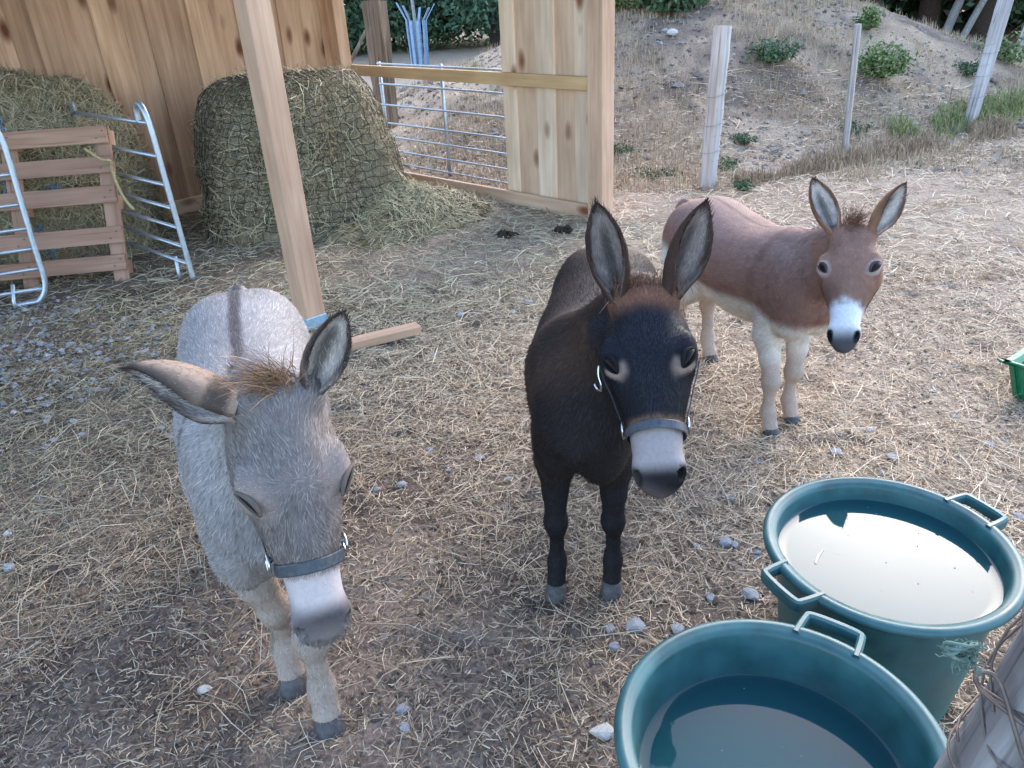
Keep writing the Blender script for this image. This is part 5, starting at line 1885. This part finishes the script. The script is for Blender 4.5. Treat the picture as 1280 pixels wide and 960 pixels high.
            cl_ = np.tile(np.array(ring_c) * dk, (len(Vl), 1))
            link(nm, mesh(nm, Vl * s, Fl, M['coat'], cl_), eo)
    # ---------------- halter
    if halter:
        hroot = empty("halter", (0, 0, 0))
        hroot.parent = root
        hroot["label"] = halter
        def ring_pts(x0, slope, off, m):
            a = np.linspace(0, 2 * np.pi, m, endpoint=False)
            out_ = []
            for q_ in a:
                z_dir, y_dir = math.cos(q_), math.sin(q_)
                xx = x0 + slope * (1 - z_dir) * .5
                zc = -.066
                out_.append(surf((xx, 0, zc), (0, y_dir, z_dir)))
            out_ = np.array(out_)
            out_ = (np.roll(out_, 1) + 2 * out_ + np.roll(out_, -1)) / 4 + off
            out_ = np.stack([x0 + slope * (1 - np.cos(a)) * .5, np.sin(a) * out_, -.066 + np.cos(a) * out_], 1)
            return np.array(out_)
        def strap(name, L3, wdir_fn, wd, th, closed):
            L3 = np.asarray(L3)
            k = len(L3)
            T_ = (np.roll(L3, -1, 0) - np.roll(L3, 1, 0)) if closed else np.gradient(L3, axis=0)
            T_ /= np.linalg.norm(T_, axis=1)[:, None]
            W_ = np.array([wdir_fn(p_) for p_ in L3])
            W_ -= (W_ * T_).sum(1)[:, None] * T_
            W_ /= np.linalg.norm(W_, axis=1)[:, None]
            Nn_ = np.cross(T_, W_)
            prof = [(-1, -.5), (-.8, .5), (.8, .5), (1, -.5), (.8, -1), (-.8, -1)]
            V_ = np.stack([L3 + W_ * (a * wd / 2) + Nn_ * (b_ * th) for a, b_ in prof], 1).reshape(-1, 3)
            m2 = len(prof)
            F_ = [(i * m2 + j, i * m2 + (j + 1) % m2, ((i + 1) % k) * m2 + (j + 1) % m2, ((i + 1) % k) * m2 + j) for i in range(k if closed else k - 1) for j in range(m2)]
            Vw = np.array([hp(v_) for v_ in V_]) * s
            link(name, mesh(name, Vw, np.array(F_), M['leather'], smooth=False), hroot)
        strap("noseband", ring_pts(scheme.nb, .012, .0055, 48), lambda p_: np.array([1.0, 0, 0]), .021, .0022, True)
        for sy in (-1, 1):
            def on_skin(x_, z_, off=.006):
                return np.array([x_, sy * (surf((x_, 0, z_), (0, sy, 0)) + off), z_])
            cp = np.array([on_skin(x_, z_) for x_, z_ in scheme.cheek])
            cp[0] += np.array([scheme.nb - .318, 0, 0])
            strap("cheek_strap", smooth_path(cp, 26), lambda p_: np.array([.3, 0, 1.0]), .014, .002, False)
            rp_ = hp(on_skin(scheme.nb - .010, -.068, .010))
            a = np.linspace(0, 2 * np.pi, 20, endpoint=False)
            e1, e2 = RC[:, 0], RC[:, 2]
            rv = np.array([rp_ + (e1 * math.cos(q_) * .017 + e2 * math.sin(q_) * .021) * hc for q_ in a]) * s
            link("ring", mesh("ring", *tube_geo(rv, .0028, 8, closed=True), M['chrome']), hroot)
            if scheme.hook and sy < 0:
                hk = [on_skin(.150, -.070, .012), on_skin(.170, -.078, .016), on_skin(.192, -.088, .020), on_skin(.200, -.104, .028), on_skin(.192, -.120, .034), on_skin(.176, -.124, .036)]
                link("snap_hook", mesh("snap_hook", *tube_geo(smooth_path([hp(q_) * s for q_ in hk], 24), .003, 8), M['chrome']), hroot)
        jp = [(.318, -.045, -.105), (.30, -.03, -.165), (.27, 0, -.185), (.30, .03, -.165), (.318, .045, -.105)]
        strap("chin_strap", smooth_path(jp, 20), lambda p_: np.array([1.0, 0, 0.3]), .014, .002, False)
    return root


class Scheme:
    salt, ml, mn, fn = .8, .04, 1600, 450
    hook = False
    fu = .45
    hl, nb = .0100, .318
    cheek = ((.306, -.068), (.285, -.085), (.26, -.110), (.235, -.130), (.20, -.150), (.16, -.165))
    fall, fx, fy, fl, fw = 0.0, 0.2, 0.0, 0.06, .018

    def ears(self, c, info, back, inner, rim, tipc):
        e = info[:, 0] >= 0
        t, ins_, ed = info[:, 0], info[:, 1], info[:, 2]
        cc = np.where((ins_ > .5)[:, None], np.array(inner)[None], np.array(back)[None])
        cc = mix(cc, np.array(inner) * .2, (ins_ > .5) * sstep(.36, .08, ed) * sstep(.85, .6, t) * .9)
        rimw = np.maximum(sstep(.66, .92, ed), 0) * (.35 + .65 * sstep(.1, .5, t))
        cc = mix(cc, rim, rimw)
        cc = mix(cc, tipc, sstep(.80, .93, t))
        return np.where(e[:, None], cc, c)


def muzzle(c, hq, hw, x0, x1, pale, dark, d0=.395, d1=.425, self_muz=1.0):
    zt = hq[:, 2]
    nd = np.min([np.linalg.norm((hq - np.array((.418, sy * .048 * self_muz, -.040))) / np.array([1.5, .85, 1.15]), axis=1) for sy in (-1, 1)], 0)
    nz = fbm(hq, 30, 3) - .5
    c = mix(c, pale, hw * sstep(x0 - .006, x1 + .006, hq[:, 0] + .03 * nz + .12 * np.clip(-zt - .02, 0, .1)))
    c = mix(c, dark, hw * sstep(d0, d1, hq[:, 0] - .25 * np.clip(zt + .04, -.05, .05)))
    return mix(c, (.012, .011, .012), hw * sstep(.021, .012, nd))


class Grey(Scheme):
    hl, nb = .0135, .302
    salt, ml, mn, fn = .75, .040, 1800, 280
    mane, fore, tail = (0.10, 0.085, 0.08), (0.28, 0.17, 0.10), (0.09, 0.08, 0.08)
    fall, fx, fy, fl = 0.0, -.5, -.5, .10

    def __call__(self, V, Nn, hq, hw, info, ed):
        c = np.tile(np.array([.262, .236, .224]), (len(V), 1))
        c = mix(c, (.295, .270, .258), sstep(.60, .86, V[:, 2]) * (1 - hw))
        c = mix(c, (.50, .47, .45), sstep(.46, .40, V[:, 2]) * sstep(-.62, -.5, V[:, 0]) * sstep(.08, .0, V[:, 0]))
        c = mix(c, (.36, .285, .235), sstep(.46, .32, V[:, 2]) * (1 - sstep(-.5, -.4, V[:, 0]) * sstep(-.02, -.1, V[:, 0])))
        stripe = sstep(.022, .008, np.abs(V[:, 1] + .012 * (fbm(V, 6, 3) - .5)) + .008 * (fbm(V, 40, 2) - .5)) * sstep(.70, .80, V[:, 2]) * sstep(.16, .10, V[:, 0]) * (Nn[:, 2] > .3)
        c = mix(c, (.085, .07, .07), stripe * .9)
        cross = sstep(.022, .010, np.abs(V[:, 0] - .045 + .10 * (.85 - V[:, 2]))) * sstep(.48, .62, V[:, 2]) * sstep(.02, .05, np.abs(V[:, 1]))
        c = mix(c, (.12, .10, .10), cross * .8 * (1 - hw))
        c = mix(c, (.190, .158, .143), hw * .9)
        c = mix(c, (.17, .145, .14), hw * .5 * sstep(.05, .02, np.abs(hq[:, 1])) * sstep(.12, .2, hq[:, 0]) * sstep(.30, .24, hq[:, 0]))
        c = mix(c, (.27, .205, .17), hw * sstep(.036, .020, ed) * .7)
        c = muzzle(c, hq, hw, .296, .318, (.52, .44, .42), (.026, .022, .024), .350, .392, .86)
        c = self.ears(c, info, (.34, .24, .175), (.64, .56, .50), (.06, .042, .036), (.055, .036, .030))
        return mix(c, (.065, .048, .042), (info[:, 0] >= 0) * (info[:, 1] < .5) * sstep(.04, .10, info[:, 0]) * sstep(.30, .22, info[:, 0]) * .9)


class Dark(Scheme):
    salt, ml, mn, fn = .8, .022, 1000, 700
    mane, fore, tail = (0.030, 0.020, 0.016), (0.17, 0.078, 0.045), (0.02, 0.016, 0.015)
    hook = True
    fu = .05
    cheek = ((.306, -.068), (.28, -.070), (.25, -.074), (.22, -.078), (.19, -.080), (.16, -.078))
    fall, fx, fy, fl, fw = 0.0, .9, 0.0, .042, .036

    def __call__(self, V, Nn, hq, hw, info, ed):
        c = np.tile(np.array([.021, .0165, .0165]), (len(V), 1))
        c = mix(c, (.055, .032, .023), sstep(.45, .7, fbm(V, 4.0, 3)) * .7 * (1 - hw))
        c = mix(c, (.020, .018, .020), sstep(.46, .36, V[:, 2]))
        c = mix(c, (.070, .038, .026), sstep(.05, .0, np.abs(V[:, 0] - .16)) * sstep(.55, .65, V[:, 2]) * .5 * (1 - hw))
        c = mix(c, (.012, .013, .018), hw * .9)
        c = mix(c, (.20, .088, .05), hw * sstep(.078, .02, hq[:, 0] + .03 * (fbm(hq, 25, 3) - .5)) * sstep(-.08, -.02, hq[:, 2]) * .9)
        c = mix(c, (.30, .22, .18), hw * sstep(.036, .020, ed + .010 * (fbm(hq, 40, 2) - .5)) * sstep(.166, .186, hq[:, 0] - .3 * (np.abs(hq[:, 1]) - .07)) * .9)
        c = mix(c, (.24, .13, .08), hw * sstep(.285, .305, hq[:, 0]) * .8)
        c = muzzle(c, hq, hw, .318, .332, (.31, .265, .255), (.018, .016, .017), .378, .418)
        return self.ears(c, info, (.055, .032, .024), (.32, .25, .215), (.045, .024, .017), (.040, .022, .016))


class Brown(Scheme):
    salt, ml, mn, fn = .5, .022, 900, 320
    mane, fore, tail = (0.17, 0.085, 0.06), (0.22, 0.115, 0.075), (0.12, 0.06, 0.045)
    fall, fx, fy, fl = 0.0, -.2, .25, .085

    def __call__(self, V, Nn, hq, hw, info, ed):
        c = np.tile(np.array([.255, .138, .104]), (len(V), 1))
        c = mix(c, (.285, .180, .152), sstep(.70, .86, V[:, 2]) * (1 - hw))
        edge = .580 + .03 * (fbm(V, 5, 2) - .5) - .035 * sstep(.0, .15, V[:, 0]) + .10 * sstep(-.42, -.60, V[:, 0])
        c = mix(c, (.68, .60, .52), sstep(0.02, -.03, V[:, 2] - edge))
        c = mix(c, (.47, .365, .30), sstep(.40, .28, V[:, 2]))
        sh_ = sstep(.028, .012, np.abs(V[:, 0] - .03 + .12 * (.85 - V[:, 2]))) * sstep(.55, .66, V[:, 2])
        c = mix(c, (.13, .065, .055), sh_ * .35 * (1 - hw))
        c = mix(c, (.11, .06, .05), sstep(.014, .006, np.abs(V[:, 1])) * (Nn[:, 2] > .4) * sstep(.7, .8, V[:, 2]) * (1 - hw) * .7)
        c = mix(c, (.245, .134, .098), hw)
        c = mix(c, (.30, .13, .06), hw * sstep(-.08, -.15, hq[:, 2]) * .8)
        c = mix(c, (.52, .44, .41), hw * sstep(.030, .017, ed + .008 * (fbm(hq, 40, 2) - .5)) * .5)
        c = muzzle(c, hq, hw, .285, .315, (.66, .64, .64), (.085, .08, .088), .372, .440, .88)
        return self.ears(c, info, (.30, .155, .09), (.70, .60, .53), (.14, .065, .04), (.10, .045, .028))


CAMP = np.array([0, 0, CAM_H])


def scaled(P, k):
    return CAMP + k * (np.asarray(P) - CAMP)


RH_dark = np.array([[-.028, -.711, -.694], [.981, -.153, .117], [-.189, -.678, .702]]).T
RH_grey = np.array([[.139, -.423, -.888], [.906, .419, -.058], [.397, -.797, .441]]).T
RH_brown = np.array([[-.296, -.739, -.595], [.884, -.451, .12], [-.357, -.491, .787]]).T

make_donkey("blackish brown donkey with a dark halter and pale grey muzzle, in the middle", 0.97, (0.175, 1.715), (-.235, -.97),
            scaled((.305, 1.618, .98), .95), RH_dark, .95,
            [((.198, 1.60, 1.185), (-.25, -.95, .15), .047), ((.421, 1.56, 1.186), (.30, -.92, .2), .047)],
            Dark(), (.0110, .004, (.03, .025, .024)), "dark leather halter with metal rings and a snap hook", (.0, -.035), 1.0, .80, 1, .86, .078)
make_donkey("pale grey donkey with dark back stripe and dark halter, nearest the camera", 1.01, (-.56, 1.385), (.29, -.955),
            np.array((-.39, 1.14, 1.023)), RH_grey, 1.0,
            [((-.632, 1.142, 1.076), (-.1, -.80, -.56), .052), ((-.262, 1.15, 1.150), (.45, -.75, .45), .037)],
            Grey(), (.0046, .005, (.30, .24, .20)), "dark leather halter with a plain noseband", (-.08, .08), .45, .97, 2, .83, .085, .84, .90)
make_donkey("reddish brown donkey with white muzzle, white eye rings and white belly, at the back", 0.89, (1.035, 2.575), (.32, -.947),
            scaled((1.223, 2.612, .783), .89), RH_brown, .89,
            [((.977, 2.41, 1.012), (-.15, -.97, .1), .045), ((1.216, 2.294, 1.01), (.30, -.92, .2), .045)],
            Brown(), (.0098, .003, (.05, .035, .03)), None, (.03, -.02), .9, .92, 3, .97, 0.03, .88)
